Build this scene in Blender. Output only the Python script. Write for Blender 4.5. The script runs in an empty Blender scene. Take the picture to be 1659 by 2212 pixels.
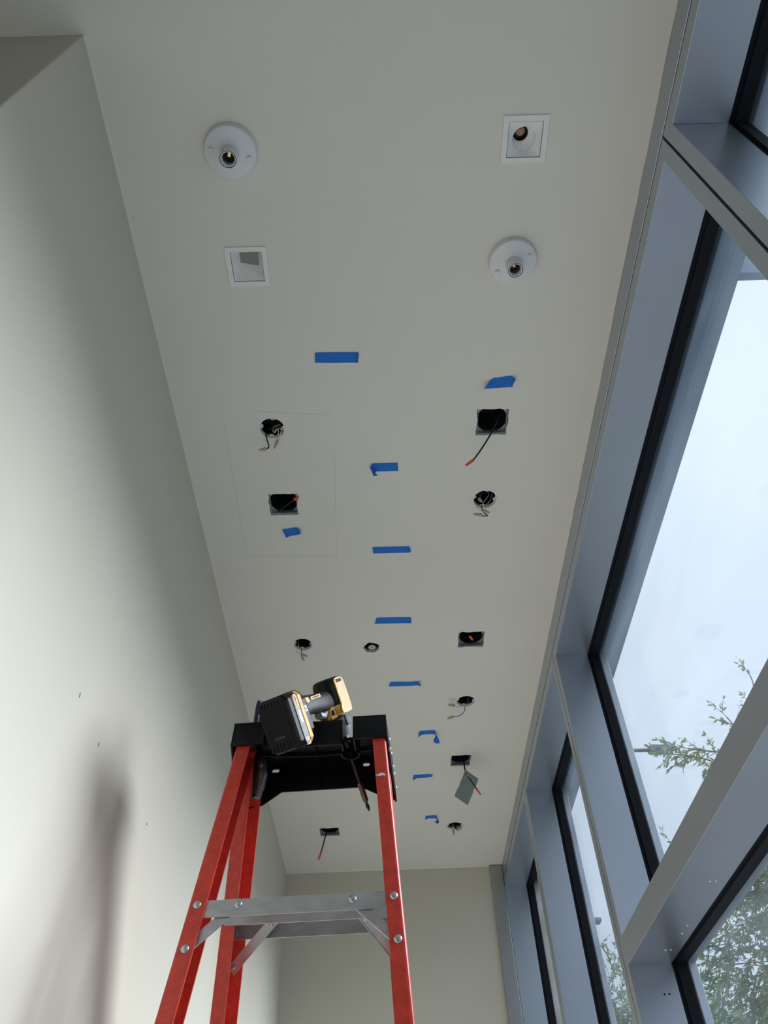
import bpy, bmesh, math, random
from math import sin, cos, pi, radians
from mathutils import Vector, Matrix
from mathutils.geometry import tessellate_polygon

scene = bpy.context.scene
COL = scene.collection
random.seed(7)

# ------------------------------------------------------------------ camera
cam_data = bpy.data.cameras.new('camera')
cam_data.sensor_fit = 'VERTICAL'
cam_data.sensor_height = 32.0
cam_data.sensor_width = 24.0
cam_data.lens = 24.118
cam_data.clip_start = 0.02
cam_data.clip_end = 500
cam = bpy.data.objects.new('camera', cam_data)
COL.objects.link(cam)
cam.matrix_world = Matrix(((0.99947802, 0.03077615, -0.00982463, 0.0),
                           (0.01602564, -0.73636779, -0.67639164, 0.0),
                           (-0.02805128, 0.67588113, -0.73647663, 1.5),
                           (0, 0, 0, 1)))
scene.camera = cam

# ------------------------------------------------------------------ sky
world = bpy.data.worlds.new('overcast_sky')
scene.world = world
world.use_nodes = True
wt = world.node_tree
wt.nodes.clear()
w_out = wt.nodes.new('ShaderNodeOutputWorld')
w_bg = wt.nodes.new('ShaderNodeBackground')
w_geo = wt.nodes.new('ShaderNodeTexCoord')
w_sep = wt.nodes.new('ShaderNodeSeparateXYZ')
w_ramp = wt.nodes.new('ShaderNodeValToRGB')
w_noise = wt.nodes.new('ShaderNodeTexNoise')
w_mix = wt.nodes.new('ShaderNodeMix')
w_mix.data_type = 'RGBA'
w_mix.blend_type = 'MULTIPLY'
w_noise.inputs['Scale'].default_value = 2.2
w_noise.inputs['Detail'].default_value = 5
w_cl = wt.nodes.new('ShaderNodeMapRange')
w_cl.inputs['From Min'].default_value = 0.3
w_cl.inputs['From Max'].default_value = 0.7
w_cl.inputs['To Min'].default_value = 0.92
w_cl.inputs['To Max'].default_value = 1.05
cr = w_ramp.color_ramp
cr.elements[0].position = 0.0
cr.elements[0].color = (0.56, 0.68, 0.86, 1)
cr.elements[1].position = 1.0
cr.elements[1].color = (1.08, 1.20, 1.36, 1)
wt.links.new(w_geo.outputs['Generated'], w_sep.inputs[0])
wt.links.new(w_sep.outputs['Z'], w_ramp.inputs[0])
wt.links.new(w_geo.outputs['Generated'], w_noise.inputs['Vector'])
wt.links.new(w_noise.outputs['Fac'], w_cl.inputs['Value'])
w_mix.inputs[0].default_value = 1.0
wt.links.new(w_ramp.outputs[0], w_mix.inputs[6])
wt.links.new(w_cl.outputs[0], w_mix.inputs[7])
wt.links.new(w_mix.outputs[2], w_bg.inputs['Color'])
wt.links.new(w_bg.outputs[0], w_out.inputs[0])
w_bg.inputs['Strength'].default_value = 0.97

# veiled sun: a very broad source behind the cloud
sun_data = bpy.data.lights.new('veiled_sun', 'SUN')
sun_data.energy = 6.6
sun_data.angle = radians(36)
sun_data.color = (0.94, 0.98, 1.04)
sun = bpy.data.objects.new('veiled_sun', sun_data)
COL.objects.link(sun)
sun_dir = Vector((-0.80, -0.12, -0.47))          # the way the light travels
sun.rotation_euler = sun_dir.to_track_quat('-Z', 'Y').to_euler()
sun.location = (6, 1, 8)

scene.view_settings.view_transform = 'Standard'
scene.view_settings.look = 'None'
scene.view_settings.exposure = 0.0
scene.view_settings.gamma = 1.0
scene.view_settings.use_curve_mapping = False
scene.cycles.max_bounces = 16
scene.cycles.diffuse_bounces = 8
scene.cycles.transparent_max_bounces = 24
scene.cycles.use_denoising = True

# ------------------------------------------------------------------ materials
def lin(r, g, b):
    f = lambda c: (c / 12.92 if c <= 0.04045 else ((c + 0.055) / 1.055) ** 2.4)
    return (f(r / 255), f(g / 255), f(b / 255), 1)

def mat(name, color, rough=0.5, metallic=0.0, var=0.0, scale=30.0, bump=0.0, bscale=None, stretch=None, spec=0.5, dark=None):
    m = bpy.data.materials.new(name)
    m.use_nodes = True
    nt = m.node_tree
    b = nt.nodes['Principled BSDF']
    b.inputs['Roughness'].default_value = rough
    b.inputs['Metallic'].default_value = metallic
    b.inputs['Specular IOR Level'].default_value = spec
    b.inputs['Base Color'].default_value = color
    tc = nt.nodes.new('ShaderNodeTexCoord')
    mp = nt.nodes.new('ShaderNodeMapping')
    nt.links.new(tc.outputs['Object'], mp.inputs['Vector'])
    if stretch:
        mp.inputs['Scale'].default_value = stretch
    if var > 0:
        n = nt.nodes.new('ShaderNodeTexNoise')
        n.inputs['Scale'].default_value = scale
        n.inputs['Detail'].default_value = 6
        nt.links.new(mp.outputs[0], n.inputs['Vector'])
        r = nt.nodes.new('ShaderNodeValToRGB')
        r.color_ramp.elements[0].position = 0.3
        r.color_ramp.elements[1].position = 0.7
        c0 = dark if dark else tuple(max(0, c * (1 - var)) for c in color[:3]) + (1,)
        c1 = tuple(min(1, c * (1 + var)) for c in color[:3]) + (1,)
        r.color_ramp.elements[0].color = c0
        r.color_ramp.elements[1].color = c1
        nt.links.new(n.outputs['Fac'], r.inputs[0])
        nt.links.new(r.outputs[0], b.inputs['Base Color'])
    if bump > 0:
        n2 = nt.nodes.new('ShaderNodeTexNoise')
        n2.inputs['Scale'].default_value = bscale or scale * 4
        n2.inputs['Detail'].default_value = 3
        nt.links.new(mp.outputs[0], n2.inputs['Vector'])
        bp = nt.nodes.new('ShaderNodeBump')
        bp.inputs['Strength'].default_value = bump
        bp.inputs['Distance'].default_value = 0.002
        nt.links.new(n2.outputs['Fac'], bp.inputs['Height'])
        nt.links.new(bp.outputs[0], b.inputs['Normal'])
    return m

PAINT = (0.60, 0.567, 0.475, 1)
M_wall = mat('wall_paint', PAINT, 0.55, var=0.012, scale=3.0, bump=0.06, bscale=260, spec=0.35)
M_ceil = mat('ceiling_paint', (0.75, 0.72, 0.645, 1), 0.75, var=0.015, scale=2.5, bump=0.06, bscale=260, spec=0.2)
M_gyp = mat('gypsum_core', (0.72, 0.71, 0.68, 1), 0.9, var=0.1, scale=80)
M_bead = mat('caulk_bead', (0.72, 0.69, 0.60, 1), 0.5)
M_floor = mat('polished_concrete', (0.72, 0.72, 0.71, 1), 0.45, var=0.1, scale=4)
M_ground = mat('sidewalk_concrete', (0.09, 0.10, 0.105, 1), 0.9, var=0.08, scale=1.5)
M_frame = mat('grey_anodised_frame', (0.43, 0.47, 0.525, 1), 0.36, metallic=0.82, var=0.03, scale=3)
M_gasket = mat('black_gasket', (0.008, 0.010, 0.014, 1), 0.6, spec=0.15)
M_steel = mat('brushed_steel_trim', (0.42, 0.42, 0.42, 1), 0.34, metallic=0.85, var=0.08, scale=6, stretch=(1, 1, 0.3))
M_dark = mat('dark_void', (0.012, 0.013, 0.015, 1), 0.9)
M_can = mat('recess_black', (0.010, 0.012, 0.016, 1), 0.6)  # near black; the dark inside the galvanised boxes is put into the colour
M_galv = mat('galvanised_steel', (0.36, 0.38, 0.40, 1), 0.42, metallic=0.7, var=0.2, scale=60)
M_ring = mat('white_plaster_ring', (0.72, 0.72, 0.71, 1), 0.45, metallic=0.1)
M_white = mat('white_enamel_trim', (0.80, 0.80, 0.77, 1), 0.4)
M_lens = mat('grey_lens', (0.22, 0.22, 0.21, 1), 0.35)
M_porcelain = mat('white_bakelite', (0.72, 0.73, 0.74, 1), 0.35, bump=0.03, bscale=400)
M_brass = mat('brass', (0.75, 0.55, 0.25, 1), 0.35, metallic=0.9)
M_thread = mat('socket_thread', (0.55, 0.55, 0.53, 1), 0.35, metallic=0.8)
M_amber = mat('amber_lamp_glass', (0.45, 0.22, 0.14, 1), 0.15)
M_tape = mat('blue_masking_tape', lin(34, 112, 200), 0.65, var=0.08, scale=120, bump=0.1, bscale=900, spec=0.3)
M_wire_b = mat('black_wire', (0.008, 0.008, 0.010, 1), 0.35)
M_wire_w = mat('white_wire', (0.62, 0.60, 0.54, 1), 0.45)
M_wire_g = mat('green_wire', (0.02, 0.16, 0.10, 1), 0.45)
M_nut = mat('tan_wire_nut', lin(178, 165, 140), 0.5, var=0.06, scale=200)
M_conn = mat('orange_connector', lin(226, 92, 62), 0.4, var=0.05, scale=300)
M_cover = mat('grey_green_plate', lin(112, 124, 116), 0.4, metallic=0.35, var=0.05, scale=40)
M_pencil = mat('pencil_line', (0.47, 0.45, 0.395, 1), 0.8)
M_chip = mat('bare_plaster', (0.85, 0.85, 0.84, 1), 0.8)
M_scuff = mat('dark_scuff', (0.12, 0.115, 0.10, 1), 0.8)
M_black = mat('black_plastic', (0.0045, 0.005, 0.0062, 1), 0.45, var=0.25, scale=40, spec=0.22)
M_rubber = mat('black_rubber', (0.018, 0.019, 0.021, 1), 0.55, var=0.2, scale=90, bump=0.1, bscale=700)
M_yellow = mat('tool_yellow', lin(236, 178, 64), 0.45, var=0.12, scale=70, dark=lin(186, 132, 48))
M_grey = mat('tool_grey', (0.24, 0.25, 0.26, 1), 0.42, metallic=0.3, var=0.1, scale=80)
M_label = mat('silver_label', (0.26, 0.27, 0.30, 1), 0.55, metallic=0.2, spec=0.2)
M_label_w = mat('white_label_print', (0.8, 0.8, 0.8, 1), 0.5)
M_ink = mat('black_print', (0.02, 0.02, 0.02, 1), 0.6)
M_alu = mat('worn_aluminium', (0.48, 0.49, 0.50, 1), 0.42, metallic=0.65, var=0.12, scale=25, stretch=(1, 1, 2.5))
M_alu2 = mat('rivet_aluminium', (0.50, 0.51, 0.52, 1), 0.32, metallic=0.8)
M_blue = mat('navy_dipped_grip', (0.008, 0.013, 0.045, 1), 0.25)
M_jaw = mat('plier_steel', (0.17, 0.155, 0.15, 1), 0.42, metallic=0.9)
M_bit = mat('bit_steel', (0.045, 0.042, 0.040, 1), 0.4, metallic=0.7)
M_holder = mat('bit_holder_steel', (0.13, 0.105, 0.095, 1), 0.35, metallic=0.8)
M_bark = mat('bark', (0.16, 0.13, 0.10, 1), 0.9, var=0.3, scale=30)
M_pole = mat('pole_grey', (0.20, 0.22, 0.24, 1), 0.5, metallic=0.3)
M_canopy = mat('canopy_panel', (0.17, 0.25, 0.36, 1), 0.5, var=0.03, scale=3)  # blue of the reflected sky is put into the panel colour

def fiberglass():
    m = mat('red_fiberglass', lin(196, 48, 38), 0.38, spec=0.5)
    nt = m.node_tree
    b = nt.nodes['Principled BSDF']
    tc = nt.nodes.new('ShaderNodeTexCoord')
    nz = nt.nodes.new('ShaderNodeTexNoise')
    nz.inputs['Scale'].default_value = 26
    nz.inputs['Detail'].default_value = 3
    vm = nt.nodes.new('ShaderNodeMixRGB')
    vm.inputs[0].default_value = 0.09
    nt.links.new(tc.outputs['Object'], nz.inputs['Vector'])
    nt.links.new(tc.outputs['Object'], vm.inputs[1])
    nt.links.new(nz.outputs['Color'], vm.inputs[2])
    v = nt.nodes.new('ShaderNodeTexVoronoi')
    v.feature = 'DISTANCE_TO_EDGE'
    v.inputs['Scale'].default_value = 75
    nt.links.new(vm.outputs[0], v.inputs['Vector'])
    r = nt.nodes.new('ShaderNodeValToRGB')
    r.color_ramp.elements[0].position = 0.0
    r.color_ramp.elements[0].color = lin(212, 78, 64)
    r.color_ramp.elements[1].position = 0.055
    r.color_ramp.elements[1].color = lin(200, 58, 44)
    nt.links.new(v.outputs['Distance'], r.inputs[0])
    n2 = nt.nodes.new('ShaderNodeTexNoise')
    n2.inputs['Scale'].default_value = 60
    n2.inputs['Detail'].default_value = 8
    nt.links.new(tc.outputs['Object'], n2.inputs['Vector'])
    r2 = nt.nodes.new('ShaderNodeValToRGB')
    r2.color_ramp.elements[0].position = 0.35
    r2.color_ramp.elements[0].color = (0.86, 0.84, 0.84, 1)
    r2.color_ramp.elements[1].position = 0.65
    r2.color_ramp.elements[1].color = (1.08, 1.05, 1.05, 1)
    nt.links.new(n2.outputs['Fac'], r2.inputs[0])
    mu = nt.nodes.new('ShaderNodeMixRGB')
    mu.blend_type = 'MULTIPLY'
    mu.inputs[0].default_value = 1
    nt.links.new(r.outputs[0], mu.inputs[1])
    nt.links.new(r2.outputs[0], mu.inputs[2])
    nt.links.new(mu.outputs[0], b.inputs['Base Color'])
    return m
M_red = fiberglass()

def glass_mat():
    m = bpy.data.materials.new('dusty_window_glass')
    m.use_nodes = True
    nt = m.node_tree
    nt.nodes.clear()
    out = nt.nodes.new('ShaderNodeOutputMaterial')
    tr = nt.nodes.new('ShaderNodeBsdfTransparent')
    tr.inputs[0].default_value = (0.955, 0.975, 0.98, 1)
    gl = nt.nodes.new('ShaderNodeBsdfGlossy')
    gl.inputs['Roughness'].default_value = 0.02
    gl.inputs['Color'].default_value = (0.9, 0.95, 1.0, 1)
    lw = nt.nodes.new('ShaderNodeLayerWeight')
    lw.inputs['Blend'].default_value = 0.5
    pw = nt.nodes.new('ShaderNodeMath')
    pw.operation = 'POWER'
    pw.inputs[1].default_value = 5.0
    nt.links.new(lw.outputs['Facing'], pw.inputs[0])
    fr = nt.nodes.new('ShaderNodeMapRange')
    fr.inputs['To Min'].default_value = 0.035
    fr.inputs['To Max'].default_value = 0.6
    nt.links.new(pw.outputs[0], fr.inputs['Value'])
    mx = nt.nodes.new('ShaderNodeMixShader')
    nt.links.new(fr.outputs[0], mx.inputs[0])
    nt.links.new(tr.outputs[0], mx.inputs[1])
    nt.links.new(gl.outputs[0], mx.inputs[2])
    # film of dust and wiped smears on the pane
    tc = nt.nodes.new('ShaderNodeTexCoord')
    mp = nt.nodes.new('ShaderNodeMapping')
    mp.inputs['Scale'].default_value = (1, 1.0, 4.0)
    mp.inputs['Rotation'].default_value = (0.25, 0, 0)
    n1 = nt.nodes.new('ShaderNodeTexNoise')
    n1.inputs['Scale'].default_value = 1.4
    n1.inputs['Detail'].default_value = 4
    n1.inputs['Roughness'].default_value = 0.62
    n1.inputs['Distortion'].default_value = 0.7
    nt.links.new(tc.outputs['Object'], mp.inputs['Vector'])
    nt.links.new(mp.outputs[0], n1.inputs['Vector'])
    mr = nt.nodes.new('ShaderNodeMapRange')
    mr.inputs['From Min'].default_value = 0.38
    mr.inputs['From Max'].default_value = 0.78
    mr.inputs['To Min'].default_value = 0.012
    mr.inputs['To Max'].default_value = 0.06
    nt.links.new(n1.outputs['Fac'], mr.inputs['Value'])
    df = nt.nodes.new('ShaderNodeBsdfDiffuse')
    df.inputs[0].default_value = (0.72, 0.78, 0.84, 1)
    tl = nt.nodes.new('ShaderNodeBsdfTranslucent')
    tl.inputs[0].default_value = (0.80, 0.87, 0.95, 1)
    ad = nt.nodes.new('ShaderNodeMixShader')
    ad.inputs[0].default_value = 0.75
    nt.links.new(df.outputs[0], ad.inputs[1])
    nt.links.new(tl.outputs[0], ad.inputs[2])
    m2 = nt.nodes.new('ShaderNodeMixShader')
    nt.links.new(mr.outputs[0], m2.inputs[0])
    nt.links.new(mx.outputs[0], m2.inputs[1])
    nt.links.new(ad.outputs[0], m2.inputs[2])
    nt.links.new(m2.outputs[0], out.inputs['Surface'])
    return m
M_glass = glass_mat()

def leaf_mat(name, col, col2):
    m = bpy.data.materials.new(name)
    m.use_nodes = True
    nt = m.node_tree
    nt.nodes.clear()
    out = nt.nodes.new('ShaderNodeOutputMaterial')
    tc = nt.nodes.new('ShaderNodeTexCoord')
    n = nt.nodes.new('ShaderNodeTexNoise')
    n.inputs['Scale'].default_value = 3.5
    n.inputs['Detail'].default_value = 6
    nt.links.new(tc.outputs['Object'], n.inputs['Vector'])
    r = nt.nodes.new('ShaderNodeValToRGB')
    r.color_ramp.elements[0].position = 0.35
    r.color_ramp.elements[0].color = col
    r.color_ramp.elements[1].position = 0.72
    r.color_ramp.elements[1].color = col2
    nt.links.new(n.outputs['Fac'], r.inputs[0])
    d = nt.nodes.new('ShaderNodeBsdfDiffuse')
    t = nt.nodes.new('ShaderNodeBsdfTranslucent')
    nt.links.new(r.outputs[0], d.inputs[0])
    nt.links.new(r.outputs[0], t.inputs[0])
    mx = nt.nodes.new('ShaderNodeMixShader')
    mx.inputs[0].default_value = 0.45
    nt.links.new(d.outputs[0], mx.inputs[1])
    nt.links.new(t.outputs[0], mx.inputs[2])
    nt.links.new(mx.outputs[0], out.inputs[0])
    return m
M_leaf = leaf_mat('willow_leaf', (0.16, 0.27, 0.16, 1), (0.44, 0.47, 0.22, 1))
M_leaf2 = leaf_mat('far_leaf', (0.19, 0.29, 0.19, 1), (0.34, 0.42, 0.24, 1))

# ------------------------------------------------------------------ mesh helpers
class MB:
    def __init__(self):
        self.v = []
        self.f = []
    def add(self, verts, faces):
        o = len(self.v)
        self.v += [Vector(p) for p in verts]
        self.f += [tuple(i + o for i in f) for f in faces]
        return self
    def box(self, x0, x1, y0, y1, z0, z1):
        p = [(x, y, z) for z in (z0, z1) for y in (y0, y1) for x in (x0, x1)]
        return self.add(p, [(0, 2, 3, 1), (4, 5, 7, 6), (0, 1, 5, 4), (2, 6, 7, 3), (0, 4, 6, 2), (1, 3, 7, 5)])
    def loft(self, rings, cap=True, closed=True):
        n = len(rings[0])
        vs = [p for r in rings for p in r]
        fs = []
        for i in range(len(rings) - 1):
            for j in range(n if closed else n - 1):
                k = (j + 1) % n
                fs.append((i * n + j, i * n + k, (i + 1) * n + k, (i + 1) * n + j))
        if cap:
            fs.append(tuple(reversed(range(n))))
            fs.append(tuple((len(rings) - 1) * n + j for j in range(n)))
        return self.add(vs, fs)
    def tube(self, pts, r, n=8, smooth=0):
        pts = [Vector(p) for p in pts]
        if smooth:
            pts = catmull(pts, smooth)
        rs = r if isinstance(r, (list, tuple)) else [r] * len(pts)
        if len(rs) != len(pts):
            rs = [rs[min(len(rs) - 1, int(i * (len(rs) - 1) / max(1, len(pts) - 1) + 0.5))] for i in range(len(pts))]
        rings = []
        up = None
        for i, p in enumerate(pts):
            t = (pts[min(i + 1, len(pts) - 1)] - pts[max(i - 1, 0)]).normalized()
            if up is None:
                up = t.orthogonal().normalized()
            up = (up - t * up.dot(t))
            if up.length < 1e-6:
                up = t.orthogonal()
            up.normalize()
            w = t.cross(up)
            rings.append([p + (up * cos(2 * pi * k / n) + w * sin(2 * pi * k / n)) * rs[i] for k in range(n)])
        return self.loft(rings)
    def lathe(self, prof, n=32, axis=None, origin=(0, 0, 0)):
        # prof: list of (radius, height); axis: 3x3 matrix whose z column is the axis
        m = axis or Matrix.Identity(3)
        o = Vector(origin)
        rings = [[o + m @ Vector((max(r, 1e-5) * cos(2 * pi * k / n), max(r, 1e-5) * sin(2 * pi * k / n), h)) for k in range(n)] for r, h in prof]
        return self.loft(rings, cap=False)
    def prism(self, outer, holes, d, mat4=None):
        # polygon (2D, with holes) extruded by d along local z
        loops = [list(outer)] + [list(h) for h in holes]
        flat = [p for l in loops for p in l]
        tris = tessellate_polygon([[Vector((p[0], p[1], 0)) for p in l] for l in loops])
        m = mat4 or Matrix.Identity(4)
        n = len(flat)
        vs = [m @ Vector((p[0], p[1], 0)) for p in flat] + [m @ Vector((p[0], p[1], d)) for p in flat]
        fs = []
        for t in tris:
            a, b, c = [flat[i] for i in t]
            ar = (b[0] - a[0]) * (c[1] - a[1]) - (b[1] - a[1]) * (c[0] - a[0])
            t = tuple(t) if ar > 0 else tuple(reversed(t))
            fs.append(tuple(reversed(t)))
            fs.append(tuple(i + n for i in t))
        o = 0
        for li, l in enumerate(loops):
            k = len(l)
            for j in range(k):
                a, b = o + j, o + (j + 1) % k
                fs.append((a, b, b + n, a + n))
            o += k
        return self.add(vs, fs)
    def sheet(self, top, bot, th=0.0004, up=(0, 0, 1)):
        # ribbon between two rails of points, with thickness
        n = len(top)
        off = Vector(up) * th
        a = [Vector(p) for p in top] + [Vector(p) for p in bot]
        vs = a + [p + off for p in a]
        fs = []
        N = 2 * n
        for i in range(n - 1):
            fs += [(i, i + 1, n + i + 1, n + i), (N + i, N + n + i, N + n + i + 1, N + i + 1)]
            fs += [(i, N + i, N + i + 1, i + 1), (n + i, n + i + 1, N + n + i + 1, N + n + i)]
        fs += [(0, n, N + n, N), (n - 1, N + n - 1, N + 2 * n - 1, 2 * n - 1)]
        return self.add(vs, fs)
    def build(self, name, material, parent=None, smooth=False, bevel=0.0, offset=None, seg=2):
        me = bpy.data.meshes.new(name)
        off = Vector((0, 0, 0))
        if offset is not None:
            off = Vector(offset)
        me.from_pydata([tuple(p - off) for p in self.v], [], self.f)
        me.update()
        bm = bmesh.new()
        bm.from_mesh(me)
        bmesh.ops.remove_doubles(bm, verts=bm.verts, dist=1e-6)
        bmesh.ops.recalc_face_normals(bm, faces=bm.faces)
        if bevel > 0:
            es = [e for e in bm.edges if len(e.link_faces) == 2 and e.calc_face_angle(0) > 0.5]
            bmesh.ops.bevel(bm, geom=es, offset=bevel, segments=seg, affect='EDGES', profile=0.5, clamp_overlap=True)
        bm.to_mesh(me)
        bm.free()
        if smooth:
            for p in me.polygons:
                p.use_smooth = True
            me.set_sharp_from_angle(angle=radians(38))
        me.materials.append(material)
        ob = bpy.data.objects.new(name, me)
        COL.objects.link(ob)
        if parent is not None:
            ob.parent = parent
        return ob

def catmull(pts, sub):
    out = []
    n = len(pts)
    for i in range(n - 1):
        p0, p1, p2, p3 = pts[max(i - 1, 0)], pts[i], pts[i + 1], pts[min(i + 2, n - 1)]
        for k in range(sub):
            t = k / sub
            out.append(0.5 * ((2 * p1) + (p2 - p0) * t + (2 * p0 - 5 * p1 + 4 * p2 - p3) * t * t + (3 * p1 - p0 - 3 * p2 + p3) * t ** 3))
    out.append(pts[-1])
    return out

def circle(r, n=28, cx=0, cy=0, jit=0.0):
    return [(cx + (r + random.uniform(-jit, jit)) * cos(2 * pi * k / n), cy + (r + random.uniform(-jit, jit)) * sin(2 * pi * k / n)) for k in range(n)]

def rrect(w, h, r, n=5, cx=0, cy=0):
    out = []
    for sx, sy, a0 in ((1, 1, 0), (-1, 1, 90), (-1, -1, 180), (1, -1, 270)):
        for k in range(n + 1):
            a = radians(a0 + 90 * k / n)
            out.append((cx + sx * (w / 2 - r) + r * cos(a), cy + sy * (h / 2 - r) + r * sin(a)))
    return out

def thing(name, label, cat, loc=(0, 0, 0), group=None, kind=None):
    o = bpy.data.objects.new(name, None)
    o.empty_display_size = 0.05
    COL.objects.link(o)
    o.location = loc
    if label:
        o['label'] = label
    if cat:
        o['category'] = cat
    if group:
        o['group'] = group
    if kind:
        o['kind'] = kind
    return o

def tag(o, label, cat, group=None):
    o['label'] = label
    o['category'] = cat
    if group:
        o['group'] = group
    return o

def struct(o):
    o['kind'] = 'structure'
    return o

def text_mesh(name, s, size, material, parent, m4, th=0.0002, xscale=1.0):
    cu = bpy.data.curves.new('print', 'FONT')
    cu.body = s
    cu.size = size
    cu.extrude = th
    cu.align_x = 'CENTER'
    cu.align_y = 'CENTER'
    ob = bpy.data.objects.new('print', cu)
    COL.objects.link(ob)
    dg = bpy.context.evaluated_depsgraph_get()
    me = bpy.data.meshes.new_from_object(ob.evaluated_get(dg))
    bpy.data.objects.remove(ob)
    me.transform(m4 @ Matrix.Diagonal((xscale, 1, 1, 1)))
    me.materials.append(material)
    o = bpy.data.objects.new(name, me)
    COL.objects.link(o)
    o.parent = parent
    return o

# ================================================================== room
H = 3.30                     # ceiling height
XL, XR = -0.556, 0.63        # left wall, inner face of the window wall
YN, YF = 0.332, 4.33         # near corner of the left wall, end wall
FX, FY = -4.2, -4.0          # the wider room behind the camera

# holes cut in the ceiling for lamps that were taken down
SQ = [('a', 0.3405, 1.3160, 0.089, 0.091), ('b', -0.2890, 1.6085, 0.088, 0.088), ('c', 0.3410, 2.3165, 0.0975, 0.090),
      ('d', 0.3455, 3.1930, 0.088, 0.093), ('e', -0.2880, 3.8535, 0.099, 0.088)]
RD = [(-0.2915, 1.3145, 0.0350), (0.3408, 1.6120, 0.0365), (-0.2900, 2.3130, 0.0345), (0.3430, 2.7220, 0.0370), (0.3500, 3.8330, 0.0385)]
SPK = (-0.0340, 2.3460, 0.0300)
DL = [(-0.2952, 0.8269), (0.3518, 0.5508)]

def ragged_rect(cx, cy, w, h, j=0.0022):
    pts = []
    n = 7
    cs = [(-1, -1), (1, -1), (1, 1), (-1, 1)]
    for i in range(4):
        a, b = cs[i], cs[(i + 1) % 4]
        for k in range(n):
            t = k / n
            jj = j if k else 0
            pts.append((cx + (a[0] + (b[0] - a[0]) * t) * w / 2 + random.uniform(-jj, jj),
                        cy + (a[1] + (b[1] - a[1]) * t) * h / 2 + random.uniform(-jj, jj)))
    return pts

outer = [(FX, FY), (XR + 0.16, FY), (XR + 0.16, YF + 0.12), (XL - 0.12, YF + 0.12), (XL - 0.12, YN + 0.05), (FX, YN + 0.05)]
holes = [ragged_rect(cx, cy, w, h) for _, cx, cy, w, h in SQ]
holes += [circle(r, 26, cx, cy, 0.0012) for cx, cy, r in RD]
holes.append(circle(SPK[2], 18, SPK[0], SPK[1], 0.0028))
holes += [ragged_rect(cx, cy, 0.088, 0.088, 0.0) for cx, cy in DL]
mb = MB().prism(outer, holes, 0.016, Matrix.Translation((0, 0, H)))
ceiling = struct(mb.build('ceiling', M_ceil))
ceiling.data.materials.append(M_gyp)
for p in ceiling.data.polygons:                       # cut edges of the board show the gypsum
    c = p.center
    if abs(p.normal.z) < 0.3 and FX + 0.01 < c.x < XR + 0.1 and FY + 0.1 < c.y < YF and not (c.x < XL - 0.05):
        p.material_index = 1

# pencil layout lines on the ceiling
for a, b in (((-0.346, 1.252), (-0.116, 1.275)), ((-0.427, 1.293), (-0.4335, 1.83)), ((-0.1155, 1.345), (-0.1375, 1.850)), ((-0.440, 1.8295), (-0.1326, 1.8435))):
    va, vb = Vector((a[0], a[1], 0)), Vector((b[0], b[1], 0))
    d = (vb - va).normalized()
    n = Vector((-d.y, d.x, 0)) * 0.00035
    z = Vector((0, 0, H - 0.0003))
    MB().sheet([va + n + z, vb + n + z], [va - n + z, vb - n + z], 0.0004).build('pencil_line', M_pencil, ceiling)

# walls
TOPZ = 3.56
struct(MB().box(XL - 0.12, XL, YN, YF + 0.12, 0, TOPZ).build('wall_left', M_wall, bevel=0.003))
wall_left = bpy.data.objects['wall_left']
struct(MB().box(XL - 0.12, XR + 0.2, YF, YF + 0.14, 0, TOPZ).build('wall_end', M_wall))
struct(MB().box(FX, XL - 0.06, YN + 0.0001, YN + 0.1199, 0.0001, TOPZ - 0.0001).build('wall_return', M_wall))
struct(MB().box(FX - 0.12, FX, FY - 0.12, YN + 0.12, 0, TOPZ).build('wall_far_left', M_wall))
struct(MB().box(FX, XR + 0.2, FY - 0.12, FY, 0, TOPZ).build('wall_rear', M_wall))
struct(MB().box(XR + 0.012, XR + 0.20, -0.85, YF, 3.3165, TOPZ).build('wall_right', M_wall))
struct(MB().box(XR, XR + 0.20, FY, -0.851, 0, TOPZ).build('wall_right_light_block', M_wall))  # unseen solid wall added in place of windows, darkens the near ceiling
struct(MB().box(FX - 0.12, XR + 0.2, FY - 0.12, YF + 0.14, TOPZ, TOPZ + 0.25).build('roof_sky_block', M_canopy))  # unseen slab added to keep sky light out of the ceiling holes
struct(MB().box(FX, XR + 0.16, FY, YF, -0.15, 0).build('floor', M_floor))
struct(MB().box(-60, 60, -60, 90, -0.40, -0.16).build('ground', M_ground))

# thin caulk beads where the ceiling meets the walls
mb = MB().add([(XL, YN, H), (XL + 0.004, YN, H), (XL, YN, H - 0.004), (XL, YF, H), (XL + 0.004, YF, H), (XL, YF, H - 0.004)],
              [(0, 1, 2), (3, 5, 4), (1, 4, 5, 2), (0, 3, 4, 1), (0, 2, 5, 3)])
struct(mb.build('trim_1', M_bead))
mb = MB().add([(XL, YF, H), (XL, YF - 0.003, H), (XL, YF, H - 0.003), (XR, YF, H), (XR, YF - 0.003, H), (XR, YF, H - 0.003)],
              [(0, 1, 2), (3, 5, 4), (1, 4, 5, 2), (0, 3, 4, 1), (0, 2, 5, 3)])
struct(mb.build('trim_2', M_bead))
# paint bead along the ragged edge against the window head
pts = [Vector((XR - 0.0006 + random.uniform(-0.0008, 0.0008), -0.84 + k * 0.0312, H)) for k in range(166)]
struct(MB().tube(pts, 0.0013, 5).build('trim_3', M_bead))

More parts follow.
